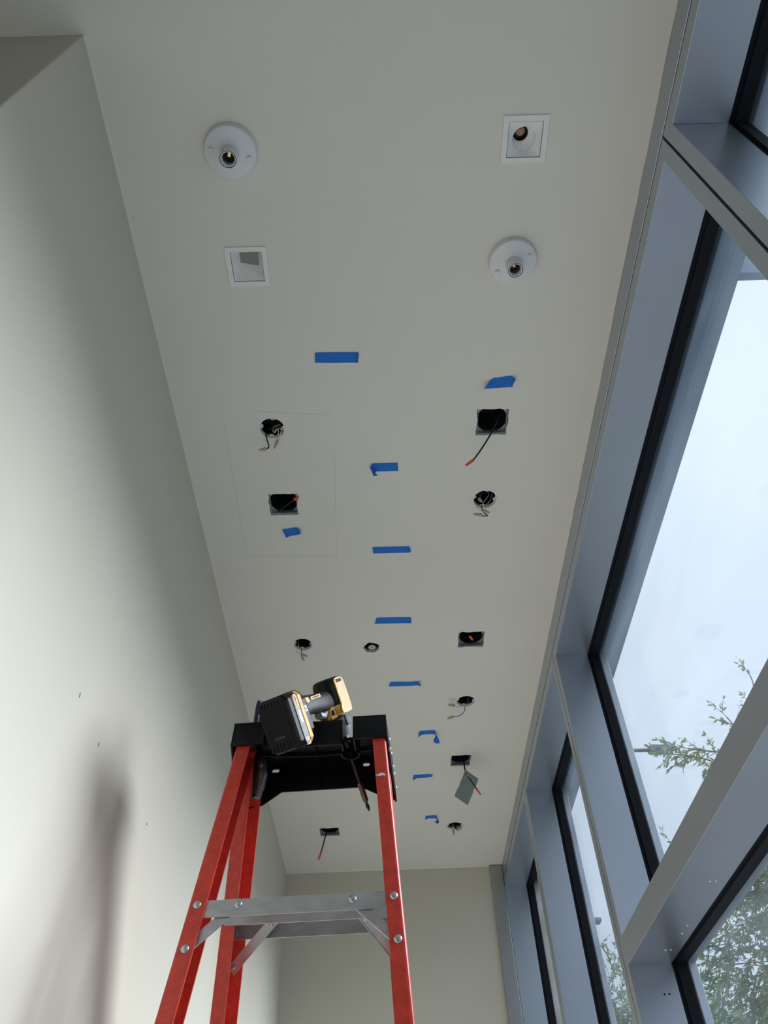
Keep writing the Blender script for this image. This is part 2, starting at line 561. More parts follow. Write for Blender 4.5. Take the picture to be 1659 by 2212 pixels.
# nicks in the paint of the left wall
for (p, s, m_) in (((-0.5560, 1.1995, 2.3333), 0.006, M_scuff), ((-0.5560, 1.3442, 2.3186), 0.005, M_scuff), ((-0.5560, 1.4396, 2.3476), 0.003, M_chip),
                   ((-0.5560, 1.7700, 2.3502), 0.006, M_chip), ((-0.5560, 1.7390, 2.3467), 0.004, M_scuff), ((-0.5560, 2.1946, 2.3947), 0.004, M_chip), ((-0.5560, 2.2322, 2.3908), 0.005, M_chip), ((-0.5560, 2.1806, 2.3561), 0.005, M_chip)):
    mb = MB()
    ring = [(0.0005, 0.0022 * cos(2 * pi * k / 7) * random.uniform(0.5, 1.0), s * sin(2 * pi * k / 7)) for k in range(7)]
    base = [(-0.0005, q[1], q[2]) for q in ring]
    mb.loft([[Vector(p) + Vector(q) for q in base], [Vector(p) + Vector(q) for q in ring]])
    mb.build('paint_chip', m_, wall_left)

# ================================================================== window wall
XO = 0.746                   # back of the frame reveal, front of the gasket
HEAD = 3.184                 # underside of the frame head
T0, T1 = 2.178, 2.248        # transom
WHALF = 0.0365
struct(MB().box(XR, XO, -0.85, YF, 3.232, H - 0.0002).build('trim_4', M_frame, bevel=0.0015))       # continuous head cover
struct(MB().box(XR + 0.012, XO, -0.85, YF, 3.222, 3.234).build('trim_5', M_dark))                   # shadow groove
edges = [-0.85, 0.530, 2.315, 3.300, 4.335]  # first bay cut short behind the camera to dim the near left
GK = ((0.746, 0.757, -0.002), (0.757, 0.768, 0.004), (0.768, 0.786, 0.0015))
for wi in range(len(edges) - 1):
    ya, yb = edges[wi], edges[wi + 1]
    last = wi == len(edges) - 2
    w = thing('window_%d' % (wi + 1), None, None, (XR, (ya + yb) / 2, 0), kind='structure')
    L = w.location.copy()
    g = 0.003
    yi0, yi1 = ya + WHALF, (yb - WHALF if not last else YF - 0.02)
    def part(name, mb, m, bev=0.0, sm=False):
        return mb.build(name, m, w, bevel=bev, offset=L, smooth=sm)
    part('frame_head', MB().box(XR, XO, yi0, yi1, HEAD, 3.2235), M_frame, 0.0008)
    part('frame_jamb', MB().box(XR, XO, ya + g, yi0, 0.0, 3.2235), M_frame, 0.0008)
    part('frame_jamb', MB().box(XR, XO, yi1, (yb - g if not last else YF), 0.0, 3.2235), M_frame, 0.0008)
    part('frame_sill', MB().box(XR, XO, yi0, yi1, 0.0, 0.07), M_frame, 0.0008)
    has_t = wi < 2
    if has_t:
        part('transom', MB().box(XR, XO, yi0, yi1, T0, T1), M_frame, 0.0008)
    if wi > 0:
        part('joint_filler', MB().box(XR + 0.014, XO, ya - 0.004, ya + 0.004, 0.0, 3.23), M_dark)
    for z0, z1, nm in (((T1, HEAD, 'upper'), (0.07, T0, 'lower')) if has_t else ((0.07, HEAD, 'tall'),)):
        mb = MB()
        for x0, x1, o in GK:
            mb.box(x0, x1, yi0 - 0.03, yi1 + 0.03, z1 - o, z1 + 0.02)
            mb.box(x0, x1, yi0 - 0.03, yi1 + 0.03, z0 - 0.02, z0 + o)
            mb.box(x0, x1, yi0 - 0.03, yi0 + o, z0, z1)
            mb.box(x0, x1, yi1 - o, yi1 + 0.03, z0, z1)
        part('gasket', mb, M_gasket)
        part('%s_pane' % nm, MB().box(0.7865, 0.7925, yi0 - 0.02, yi1 + 0.02, z0 - 0.01, z1 + 0.01), M_glass)
    mb = MB()
    mb.box(0.793, 0.815, ya - 0.028, ya + 0.028, 0, 3.30)
    part('exterior_cap', mb, M_frame, 0.001)
    mb = MB()
    if not has_t:
        continue
    mb.box(0.793, 0.815, ya + 0.028, yb - 0.028, T0 + 0.004, T1 - 0.004)
    part('exterior_cap', mb, M_frame, 0.001)
    if wi == 1:
        for p in ((0.7069, 2.1778, 2.1800), (0.7199, 2.1757, 2.1800), (0.7208, 2.0092, 2.1800), (0.7205, 2.0609, 2.1800), (0.7048, 1.7493, 2.1800), (0.7186, 1.7483, 2.1800)):
            part('screw_head', MB().lathe([(0, -0.0015), (0.0018, -0.0015), (0.0026, -0.0005), (0.0026, 0.001)], 10, origin=(p[0], p[1], T0)), M_white)
        for p in ((0.7058, 2.2780, 2.1059), (0.7187, 2.2780, 2.1062)):
            ax = Matrix(((1, 0, 0), (0, 0, 1), (0, -1, 0)))
            part('screw_hole', MB().lathe([(0, -0.001), (0.0024, -0.001), (0.0024, 0.001)], 10, axis=ax, origin=(p[0], yi1, p[2])), M_dark)
# last exterior cap, corner trim on the end wall
struct(MB().box(0.5585, XR - 0.0005, 4.310, YF, 0, H - 0.004).build('trim_6', M_steel, bevel=0.004))

# canopy outside, above the glass
cn = thing('canopy', 'grey-blue canopy running along the outside of the windows just under the head', 'canopy', (0.84, 0, 3.2))
MB().box(0.805, 0.877, -3.9, 5.1, 3.2, 3.36).build('soffit_panel', M_canopy, cn, offset=cn.location, bevel=0.002)
MB().box(0.877, 2.2, 0.830, 0.850, 3.2, 3.30).build('outrigger', M_canopy, cn, offset=cn.location)

# ================================================================== lamps and openings on the ceiling
def lampholder(x, y, rot, label):
    t = thing('lampholder', label, 'lampholder', (x, y, H), 'round white keyless lampholders on the ceiling')
    t.rotation_euler = (0, 0, rot)
    prof = [(0.0585, 0.0), (0.0590, -0.004), (0.0585, -0.012), (0.0560, -0.0165), (0.050, -0.019), (0.026, -0.0215), (0.0205, -0.024)]
    MB().lathe([(0.0, -0.0)] + prof + [(0.019, -0.0235), (0, -0.0235)], 48).build('base', M_porcelain, t, smooth=True)
    MB().lathe([(0.0205, -0.022), (0.0198, -0.030), (0.0193, -0.054), (0.0190, -0.0562), (0.0182, -0.0566)], 40).build('socket', M_porcelain, t, smooth=True)
    MB().lathe([(0.0182, -0.0566), (0.0182, -0.0550), (0.0168, -0.0550), (0.0168, -0.0566)], 40).build('socket_rim', M_ink, t)
    MB().lathe([(0.0168, -0.0552), (0.0166, -0.0562), (0.0150, -0.0560), (0.0136, -0.0535), (0.0134, -0.040)], 40).build('socket_lip', M_porcelain, t, smooth=True)
    MB().lathe([(0.0130, -0.046), (0.0124, -0.045), (0.0130, -0.043), (0.0124, -0.041), (0.0130, -0.039), (0.0124, -0.037), (0.0130, -0.032)], 32).build('thread', M_thread, t, smooth=True)
    MB().lathe([(0, -0.0335), (0.0128, -0.0335), (0.0128, -0.0305)], 24).build('socket_floor', M_dark, t)
    MB().box(-0.003, 0.003, -0.009, 0.001, -0.038, -0.033).build('contact', M_brass, t)
    for s in (-1, 1):
        MB().lathe([(0, -0.0268), (0.0036, -0.0264), (0.0052, -0.0245), (0.0054, -0.016)], 16, origin=(s * 0.042, 0, 0)).build('screw_cap', M_porcelain, t, smooth=True)
    return t
lampholder(-0.2955, 0.5585, radians(14), 'round white lampholder nearest the left wall corner, without its bulb')
lampholder(0.3510, 0.8290, radians(-28), 'round white lampholder nearer the windows, without its bulb')

def downlight(x, y, label):
    t = thing('downlight', label, 'downlight', (x, y, H), 'square white recessed downlights')
    w, o = 0.050, 0.0378
    mb = MB().prism([(-w, -w), (w, -w), (w, w), (-w, w)], [[(-o, -o), (-o, o), (o, o), (o, -o)]], 0.0035, Matrix.Translation((0, 0, -0.0035)))
    mb.build('trim_frame', M_white, t, bevel=0.0006)
    return t
t = downlight(DL[0][0], DL[0][1], 'square white downlight with a stepped reflector, beside the left wall')
o = 0.0368
rt = [(-o, -o, -0.001), (o, -o, -0.001), (o, o, -0.001), (-o, o, -0.001)]
rb = [(-0.0200, -0.030, 0.026), (0.026, -0.030, 0.026), (0.024, 0.010, 0.026), (-0.0200, 0.001, 0.026)]
MB().loft([rt, rb], cap=False).build('reflector', M_white, t)
MB().add([Vector(p) + Vector((0, 0, 0.0004)) for p in rb], [(0, 1, 2, 3)]).build('lens', M_lens, t)
MB().box(-0.043, 0.043, -0.043, 0.043, 0.0275, 0.08).build('housing', M_galv, t)
t = downlight(DL[1][0], DL[1][1], 'square white downlight with a round eyeball opening, beside the windows')
n = 40
def sq_ring(o, z):
    out = []
    for k in range(n):
        a = 2 * pi * k / n
        c, s = cos(a), sin(a)
        f = o / max(abs(c), abs(s))
        out.append((c * f, s * f, z))
    return out
def ci_ring(r, z, cx=0.0, cy=0.0):
    return [(cx + r * cos(2 * pi * k / n), cy + r * sin(2 * pi * k / n), z) for k in range(n)]
MB().loft([sq_ring(0.0368, -0.001), ci_ring(0.0255, 0.010, 0.0, 0.002)], cap=False).build('reflector', M_white, t, smooth=True)
MB().loft([ci_ring(0.0253, 0.0102, 0.0, 0.002), ci_ring(0.0235, 0.016, -0.001, -0.002), ci_ring(0.0172, 0.022, -0.006, -0.006), ci_ring(0.0168, 0.023, -0.006, -0.006), ci_ring(0.0168, 0.04, -0.006, -0.006)], cap=False).build('eyeball', M_white, t, smooth=True)
MB().lathe([(0, 0.041), (0.0166, 0.041), (0.0166, 0.026)], 24, origin=(-0.006, -0.006, 0)).build('baffle', M_can, t)
MB().lathe([(0.0, 0.030), (0.005, 0.0295), (0.0095, 0.031), (0.0115, 0.035), (0.0115, 0.041)], 24, origin=(-0.0055, -0.0075, 0)).build('lamp', M_amber, t, smooth=True)
MB().lathe([(0.0052, 0.0293), (0.0058, 0.0288), (0.0064, 0.0296)], 24, origin=(-0.0055, -0.0075, 0)).build('lamp_ring', M_thread, t, smooth=True)
MB().box(-0.043, 0.043, -0.043, 0.043, 0.0420, 0.09).build('housing', M_galv, t)

# square openings: lamp housings with cable and push connector
def housing(idx, label, shift=(0, 0)):
    _, cx, cy, w, h = SQ[idx]
    t = thing('lamp_housing', label, 'lamp housing', (cx, cy, H), 'open square lamp housings in the ceiling')
    W = 0.075
    MB().prism([(-W, -W), (W, -W), (W, W), (-W, W)], [list(reversed(circle(0.0445, 40, shift[0], shift[1])))], 0.0015, Matrix.Translation((0, 0, 0.0165))).build('frame_plate', M_galv, t)
    # folded flanges of the plate, just inside the cut board
    mb = MB()
    for sx in (-1, 1):
        mb.box(sx * (w / 2 - 0.003) - 0.0006, sx * (w / 2 - 0.003) + 0.0006, -h / 2 + 0.004, h / 2 - 0.004, 0.004, 0.0165)
    mb.box(-w / 2 + 0.004, w / 2 - 0.004, h / 2 - 0.0055, h / 2 - 0.0040, 0.003, 0.0165)
    mb.build('flange', M_galv, t)
    MB().lathe([(0.0446, 0.0172), (0.0446, 0.110), (0.0, 0.110)], 40, origin=(shift[0], shift[1], 0)).build('can', M_can, t, smooth=True)
    return t
def cable(t, pts, r, m=None, nm='cable', n=8):
    return MB().tube(pts, r, n, smooth=5).build(nm, m or M_wire_b, t, smooth=True, offset=t.location)
def connector(t, a, b, w=0.006, th=0.004):
    a, b = Vector(a), Vector(b)
    d = (b - a).normalized()
    s = d.cross(Vector((0.3, 0.67, 0.73))).normalized()
    u_ = d.cross(s)
    def ring(p, k):
        return [p + s * w * k * q[0] + u_ * th * k * q[1] for q in rrect(1, 1, 0.25, 2)]
    L = (b - a).length
    MB().loft([ring(a, 0.8), ring(a + d * L * 0.12, 1.0), ring(a + d * L * 0.6, 1.0), ring(a + d * L * 0.66, 0.86), ring(b, 0.80)]).build('connector', M_conn, t, offset=t.location)

t = housing(0, 'open square housing with a long black cable hanging from it, nearest the windows')
cable(t, [(0.3774, 1.3073, 3.3600), (0.3699, 1.3008, 3.3300), (0.3536, 1.3146, 3.3000), (0.3351, 1.3328, 3.2700), (0.3127, 1.3499, 3.2400), (0.2926, 1.3688, 3.2200), (0.2790, 1.3817, 3.2100)], 0.0026)
connector(t, (0.2796, 1.3809, 3.2100), (0.2580, 1.3914, 3.2000), 0.0085, 0.005)
t = housing(1, 'open square housing inside the pencilled outline, red connector at its corner')
cable(t, [(-0.3129, 1.6521, 3.3120), (-0.2930, 1.6312, 3.3100), (-0.2713, 1.6071, 3.3040), (-0.2513, 1.5844, 3.2960)], 0.0026, M_can)
connector(t, (-0.2528, 1.5853, 3.2960), (-0.2399, 1.5718, 3.2910), 0.0095, 0.009)
t = housing(2, 'open square housing with a red connector curled up inside it')
cable(t, [(0.3106, 2.3664, 3.3350), (0.3196, 2.3450, 3.3300), (0.3283, 2.3282, 3.3220), (0.3351, 2.3131, 3.3120)], 0.0024, M_can)
connector(t, (0.3358, 2.3090, 3.3120), (0.3470, 2.3230, 3.3040), 0.009, 0.008)
t = housing(3, 'open square housing whose cable passes through a dangling grey plate')
cable(t, [(0.3646, 3.2099, 3.3300), (0.3620, 3.2017, 3.3000), (0.3583, 3.1729, 3.2500), (0.3578, 3.1277, 3.1920), (0.3669, 3.1012, 3.1600), (0.3829, 3.1044, 3.1320), (0.3948, 3.1142, 3.1150)], 0.0030)
connector(t, (0.3932, 3.1101, 3.1150), (0.4071, 3.1169, 3.0950), 0.009, 0.005)
t = housing(4, 'open square housing with hanging cable, seen through the ladder frame')
cable(t, [(-0.3065, 3.8986, 3.3400), (-0.3042, 3.8443, 3.3000), (-0.3110, 3.8396, 3.2600), (-0.3236, 3.8540, 3.2200), (-0.3332, 3.8703, 3.1950)], 0.0034)
connector(t, (-0.3322, 3.8651, 3.1950), (-0.3438, 3.8818, 3.1750), 0.0115, 0.006)

# dangling cover plate
pc = [Vector((0.3532, 3.1054, 3.2055)), Vector((0.4120, 3.1540, 3.1873)), Vector((0.3628, 3.2578, 3.1198)), Vector((0.3029, 3.2070, 3.1400))]
ctr = sum(pc, Vector()) / 4
ex = (pc[1] - pc[0]).normalized()
ez = (pc[3] - pc[0]).normalized()
nn = ex.cross(ez).normalized()
ez = nn.cross(ex)
mw = Matrix((ex, ez, nn)).transposed().to_4x4()
pl2 = [(v - ctr).dot(ex) for v in pc], [(v - ctr).dot(ez) for v in pc]
cp = MB()
def notched(poly):
    out = []
    for i in range(4):
        a, b = Vector(poly[i]), Vector(poly[(i + 1) % 4])
        d = (b - a)
        nrm = Vector((-d.y, d.x)).normalized()
        out += [tuple(a + d * 0.05), tuple(a + d * 0.30)]
        if i in (1, 3):
            out += [tuple(a + d * 0.33 + nrm * 0.0022), tuple(a + d * 0.45 + nrm * 0.0022), tuple(a + d * 0.48)]
        out += [tuple(a + d * 0.95)]
    return out
hole_c = Vector((0.3583, 3.1322, 3.1944)) - ctr
cp.prism(notched([(pl2[0][i], pl2[1][i]) for i in range(4)]), [list(reversed(circle(0.006, 14, hole_c.dot(ex), hole_c.dot(ez))))], 0.0012)
plate = cp.build('cover_plate', M_cover, None)
plate.matrix_world = Matrix.Translation(ctr) @ mw
tag(plate, 'grey green metal cover plate dangling on a cable near the windows', 'cover plate')

# round openings: junction boxes with wires and wire nuts
def junction_box(idx, label):
    cx, cy, r = RD[idx]
    t = thing('junction_box', label, 'junction box', (cx, cy, H), 'open round junction boxes in the ceiling')
    MB().lathe([(r + 0.004, 0.0165), (r + 0.004, 0.062), (0, 0.062)], 8).build('box_shell', M_can, t)  # galvanised shell, its inner darkness painted in
    ring_o = circle(r - 0.0006, 40)
    inner = []
    for k in range(80):
        a = 2 * pi * k / 80
        rr = r - 0.0026
        for q in range(4):
            da = abs((a - (q * pi / 2 + 0.15) + pi) % (2 * pi) - pi)
            if da < 0.20:
                rr = r - 0.0092
        inner.append((rr * cos(a), rr * sin(a)))
    MB().prism(ring_o, [list(reversed(inner))], 0.0016, Matrix.Translation((0, 0, 0.006))).build('plaster_ring', M_ring, t)
    for q in range(4):
        a = q * pi / 2 + 0.15
        MB().lathe([(0, 0.0052), (0.0015, 0.0052), (0.0015, 0.0062)], 10, origin=((r - 0.0055) * cos(a), (r - 0.0055) * sin(a), 0)).build('screw_hole', M_ink, t)
    MB().lathe([(r - 0.0012, 0.0058), (r - 0.0005, 0.016), (r + 0.002, 0.0165)], 40).build('ring_collar', M_galv, t, smooth=True)
    return t
def wire(t, pts, m, r=0.0013):
    return MB().tube(pts, r, 7, smooth=5).build('wire', m, t, smooth=True, offset=t.location)
def nut(t, a, b, r=0.0050):
    a, b = Vector(a), Vector(b)
    pts = [a, a + (b - a) * 0.15, a + (b - a) * 0.45, a + (b - a) * 0.85, b]
    MB().tube(pts, [r * 0.86, r, r * 0.98, r * 0.66, r * 0.42], 12).build('wire_nut', M_nut, t, smooth=True, offset=t.location)

t = junction_box(0, 'round junction box inside the pencilled outline, two wire nuts hanging out')
wire(t, [(-0.3174, 1.3508, 3.3400), (-0.3130, 1.3404, 3.3100), (-0.3107, 1.3414, 3.2980), (-0.3080, 1.3491, 3.2860), (-0.3037, 1.3543, 3.2750), (-0.3040, 1.3574, 3.2660), (-0.3101, 1.3575, 3.2600)], M_wire_b, 0.0019)
nut(t, (-0.3094, 1.3567, 3.2600), (-0.3296, 1.3547, 3.2520), 0.0052)
wire(t, [(-0.2737, 1.3326, 3.3450), (-0.2935, 1.3346, 3.3350), (-0.2949, 1.3335, 3.3200), (-0.2879, 1.3350, 3.3060), (-0.2806, 1.3247, 3.3030), (-0.2699, 1.3144, 3.3000), (-0.2650, 1.3172, 3.2920), (-0.2703, 1.3310, 3.2800), (-0.2744, 1.3381, 3.2720)], M_wire_w)
wire(t, [(-0.2729, 1.3377, 3.3450), (-0.2890, 1.3344, 3.3300), (-0.2890, 1.3344, 3.3120), (-0.2773, 1.3190, 3.3040), (-0.2735, 1.3207, 3.2950), (-0.2750, 1.3307, 3.2820), (-0.2771, 1.3380, 3.2720)], M_wire_w)
nut(t, (-0.2755, 1.3355, 3.2720), (-0.2855, 1.3505, 3.2520), 0.0046)
wire(t, [(-0.3154, 1.3450, 3.3400), (-0.3011, 1.3427, 3.3350)], M_wire_g)
wire(t, [(-0.3162, 1.3517, 3.3400), (-0.3006, 1.3494, 3.3350)], M_wire_g)

t = junction_box(1, 'round junction box near the windows with tangled white wires and three wire nuts')
wire(t, [(0.3389, 1.6108, 3.3350), (0.3285, 1.6148, 3.3200), (0.3242, 1.6192, 3.3120)], M_wire_g, 0.0018)
wire(t, [(0.3252, 1.6137, 3.3300), (0.3270, 1.6169, 3.3180), (0.3279, 1.6194, 3.3120)], M_wire_g, 0.0018)
nut(t, (0.3241, 1.6173, 3.3120), (0.3318, 1.6199, 3.2960), 0.0058)
wire(t, [(0.3582, 1.6136, 3.3350), (0.3549, 1.6159, 3.3200), (0.3423, 1.6242, 3.3080), (0.3326, 1.6307, 3.2960), (0.3140, 1.6286, 3.2880), (0.3197, 1.6288, 3.2750), (0.3301, 1.6309, 3.2640)], M_wire_w, 0.0011)
wire(t, [(0.3682, 1.6198, 3.3350), (0.3606, 1.6266, 3.3120), (0.3456, 1.6334, 3.2940), (0.3435, 1.6342, 3.2820), (0.3367, 1.6318, 3.2700)], M_wire_w, 0.0011)
nut(t, (0.3310, 1.6289, 3.2660), (0.3526, 1.6322, 3.2580), 0.0050)
wire(t, [(0.3328, 1.6372, 3.3120), (0.3316, 1.6349, 3.2920), (0.3315, 1.6360, 3.2780), (0.3365, 1.6391, 3.2640), (0.3414, 1.6377, 3.2580), (0.3453, 1.6401, 3.2530), (0.3274, 1.6365, 3.2500)], M_wire_b, 0.0016)
nut(t, (0.3264, 1.6326, 3.2500), (0.2995, 1.6202, 3.2420), 0.0052)

t = junction_box(2, 'round junction box beside the left wall, two crossed tan wire nuts')
wire(t, [(-0.3116, 2.3249, 3.3300), (-0.3069, 2.3249, 3.3080), (-0.3116, 2.3291, 3.2920), (-0.3135, 2.3354, 3.2840), (-0.2999, 2.3374, 3.2700)], M_wire_w, 0.0012)
wire(t, [(-0.2998, 2.3484, 3.3150), (-0.2983, 2.3437, 3.2940), (-0.2973, 2.3425, 3.2780), (-0.2990, 2.3459, 3.2700)], M_wire_b, 0.0013)
nut(t, (-0.2956, 2.3360, 3.2720), (-0.2732, 2.3407, 3.2640), 0.0050)
nut(t, (-0.2963, 2.3462, 3.2680), (-0.2866, 2.3521, 3.2540), 0.0046)

t = junction_box(3, 'round junction box with two wires bent left and wire nuts at their ends')
wire(t, [(0.3593, 2.7459, 3.3350), (0.3539, 2.7411, 3.3140), (0.3498, 2.7373, 3.2960), (0.3385, 2.7379, 3.2880), (0.3165, 2.7308, 3.2820), (0.2939, 2.7218, 3.2780)], M_wire_w, 0.0014)
nut(t, (0.2946, 2.7168, 3.2780), (0.2672, 2.7025, 3.2740), 0.0062)
wire(t, [(0.3444, 2.7645, 3.3120), (0.3394, 2.7548, 3.2880), (0.3344, 2.7601, 3.2740), (0.3145, 2.7675, 3.2620), (0.2908, 2.7629, 3.2560)], M_wire_b, 0.0014)
nut(t, (0.2908, 2.7619, 3.2560), (0.2642, 2.7658, 3.2480), 0.0062)

t = junction_box(4, 'round junction box at the far end, stubby wire nuts poking out')
wire(t, [(0.3401, 3.8534, 3.3200), (0.3363, 3.8365, 3.3000), (0.3363, 3.8246, 3.2800), (0.3388, 3.8238, 3.2700)], M_wire_w, 0.0020)
nut(t, (0.3376, 3.8178, 3.2720), (0.3411, 3.8305, 3.2540), 0.0075)
wire(t, [(0.3435, 3.8485, 3.3200), (0.3502, 3.8393, 3.2960), (0.3584, 3.8408, 3.2820), (0.3663, 3.8234, 3.2760)], M_wire_b, 0.0022)
nut(t, (0.3574, 3.8296, 3.2780), (0.3788, 3.8006, 3.2720), 0.0075)
MB().tube([(0.3399, 3.8327, 3.3150), (0.3486, 3.8476, 3.3000), (0.3609, 3.8333, 3.2880)], 0.0024, 7, smooth=4).build('wire', M_wire_g, t, offset=t.location)

# sprinkler-like star head in its ragged hole
t = thing('sprinkler_head', 'toothed silver sprinkler head recessed in a ragged hole, in line with the tape strips', 'sprinkler', (SPK[0], SPK[1], H))
star = []
for k in range(48):
    a = 2 * pi * k / 48
    rr = 0.0165 if (k % 4) in (0, 1) else 0.0105
    star.append((rr * cos(a), rr * sin(a)))
MB().prism(star, [list(reversed(circle(0.0028, 10)))], 0.0012, Matrix.Translation((0.002, 0.004, 0.004))).build('deflector', M_thread, t)
MB().lathe([(0.006, 0.006), (0.006, 0.03), (0.010, 0.032), (0.010, 0.05), (0, 0.05)], 16, origin=(0.002, 0.004, 0)).build('stem', M_galv, t, smooth=True)
MB().lathe([(0.034, 0.0165), (0.034, 0.055), (0, 0.055)], 24).build('escutcheon_cup', M_can, t, smooth=True)
MB().lathe([(0.0262, 0.008), (0.0270, 0.007), (0.0275, 0.015)], 28, origin=(-0.001, 0.001, 0)).build('cup_lip', M_galv, t, smooth=True)

# ================================================================== strips of blue tape
TAPES = [
 ('wide flat strip of blue tape nearest the four lamps', [((-0.1473, 1.0722, 3.2960), (-0.1499, 1.0983, 3.2960)), ((-0.1406, 1.0703, 3.2994), (-0.1429, 1.1028, 3.2994)), ((-0.0448, 1.0727, 3.2994), (-0.0462, 1.1053, 3.2994)), ((-0.0357, 1.0745, 3.2960), (-0.0399, 1.1041, 3.2960)), ((-0.0334, 1.0778, 3.2920), (-0.0381, 1.0875, 3.2920))]),
 ('slanting blue tape strip with both ends peeling, just above the cable-hung housing', [((0.3279, 1.1689, 3.2980), (0.3037, 1.1907, 3.2800)), ((0.3336, 1.1662, 3.2994), (0.3128, 1.1940, 3.2900)), ((0.3437, 1.1651, 3.2994), (0.3333, 1.1982, 3.2970)), ((0.3770, 1.1605, 3.2992), (0.3810, 1.1972, 3.2990)), ((0.3846, 1.1623, 3.2940), (0.3863, 1.1958, 3.2970)), ((0.3918, 1.1633, 3.2860), (0.3868, 1.1819, 3.2920))]),
 ('blue tape strip with its left end hooked down, between two open boxes', [((-0.0045, 1.4765, 3.2660), (0.0084, 1.4726, 3.2660)), ((-0.0103, 1.4683, 3.2780), (0.0020, 1.4743, 3.2760)), ((-0.0147, 1.4602, 3.2900), (0.0014, 1.4789, 3.2880)), ((-0.0096, 1.4563, 3.2960), (0.0050, 1.4832, 3.2970)), ((-0.0026, 1.4539, 3.2992), (0.0134, 1.4859, 3.2992)), ((0.0681, 1.4539, 3.2994), (0.0700, 1.4856, 3.2994))]),
 ('short stub of blue tape beside the square opening, inside the pencilled outline', [((-0.3048, 1.7139, 3.2980), (-0.2934, 1.7406, 3.2860)), ((-0.2888, 1.7123, 3.2994), (-0.2829, 1.7445, 3.2970)), ((-0.2601, 1.7075, 3.2994), (-0.2571, 1.7403, 3.2980)), ((-0.2512, 1.7119, 3.2920), (-0.2506, 1.7358, 3.2950)), ((-0.2449, 1.7144, 3.2840), (-0.2471, 1.7305, 3.2900))]),
 ('long flat blue tape strip just beyond the pencilled outline', [((-0.0163, 1.8094, 3.2980), (-0.0129, 1.8380, 3.2980)), ((-0.0053, 1.8081, 3.2994), (-0.0044, 1.8389, 3.2994)), ((0.0926, 1.8092, 3.2994), (0.0958, 1.8399, 3.2994)), ((0.1025, 1.8093, 3.2980), (0.1049, 1.8367, 3.2970)), ((0.1092, 1.8220, 3.2920), (0.1097, 1.8317, 3.2940))]),
 ('long flat blue tape strip with slanted left end, before the sprinkler head', [((-0.0078, 2.1722, 3.2980), (-0.0181, 2.1988, 3.2940)), ((-0.0027, 2.1702, 3.2994), (-0.0043, 2.2045, 3.2990)), ((0.1038, 2.1737, 3.2994), (0.1056, 2.2079, 3.2994)), ((0.1096, 2.1807, 3.2970), (0.1106, 2.2057, 3.2980)), ((0.1120, 2.1915, 3.2950), (0.1122, 2.1993, 3.2960))]),
 ('blue tape strip with a curled right end, just above and right of the impact driver', [((0.0368, 2.5700, 3.2980), (0.0274, 2.5920, 3.2940)), ((0.0433, 2.5683, 3.2994), (0.0467, 2.5997, 3.2990)), ((0.1132, 2.5716, 3.2994), (0.1115, 2.5999, 3.2990)), ((0.1379, 2.5703, 3.2960), (0.1391, 2.5930, 3.2960)), ((0.1494, 2.5695, 3.2900), (0.1477, 2.5838, 3.2880)), ((0.1557, 2.5735, 3.2840), (0.1528, 2.5818, 3.2820))]),
 ('blue tape strip with both ends hanging, right of the black ladder cap', [((0.1543, 2.9433, 3.2940), (0.1470, 2.9624, 3.2840)), ((0.1586, 2.9334, 3.2990), (0.1596, 2.9631, 3.2940)), ((0.1654, 2.9330, 3.2994), (0.1739, 2.9630, 3.2990)), ((0.2111, 2.9307, 3.2994), (0.2119, 2.9627, 3.2992)), ((0.2197, 2.9325, 3.2950), (0.2211, 2.9601, 3.2950)), ((0.2281, 2.9494, 3.2860), (0.2240, 2.9602, 3.2860)), ((0.2355, 2.9543, 3.2720), (0.2146, 2.9608, 3.2700)), ((0.2403, 2.9635, 3.2640), (0.2163, 2.9677, 3.2630)), ((0.2392, 2.9693, 3.2580), (0.2249, 2.9703, 3.2580))]),
 ('blue tape strip with a pointed right tip, beside the right ladder rail near the plate', [((0.1320, 3.3207, 3.2940), (0.1317, 3.3357, 3.2860)), ((0.1345, 3.3072, 3.2990), (0.1441, 3.3359, 3.2960)), ((0.1482, 3.3055, 3.2994), (0.1593, 3.3356, 3.2992)), ((0.2016, 3.3010, 3.2994), (0.2023, 3.3329, 3.2994)), ((0.2142, 3.3028, 3.2960), (0.2128, 3.3266, 3.2970)), ((0.2224, 3.3038, 3.2900), (0.2210, 3.3129, 3.2920))]),
 ('farthest blue tape strip, its right end curling over, beside the last round box', [((0.1970, 3.7229, 3.2950), (0.1958, 3.7356, 3.2900)), ((0.1994, 3.7112, 3.2990), (0.2045, 3.7409, 3.2970)), ((0.2063, 3.7105, 3.2994), (0.2162, 3.7404, 3.2992)), ((0.2454, 3.7080, 3.2994), (0.2464, 3.7421, 3.2992)), ((0.2525, 3.7126, 3.2940), (0.2512, 3.7291, 3.2920)), ((0.2580, 3.7128, 3.2820), (0.2521, 3.7200, 3.2800)), ((0.2621, 3.7127, 3.2700), (0.2467, 3.7116, 3.2700)), ((0.2573, 3.7126, 3.2560), (0.2375, 3.6979, 3.2600))]),
]
for label, st in TAPES:
    base = Vector(st[len(st) // 2][0])
    base.z = H
    top = catmull([Vector(a) - base for a, b in st], 4)
    bot = catmull([Vector(b) - base for a, b in st], 4)
    for l in (top, bot):
        for p in l:
            p.z = min(p.z, -0.0005)
    o = MB().sheet(top, bot, 0.0003).build('tape_strip', M_tape, smooth=False)
    o.location = base
    tag(o, label, 'tape', 'strips of blue tape on the ceiling')

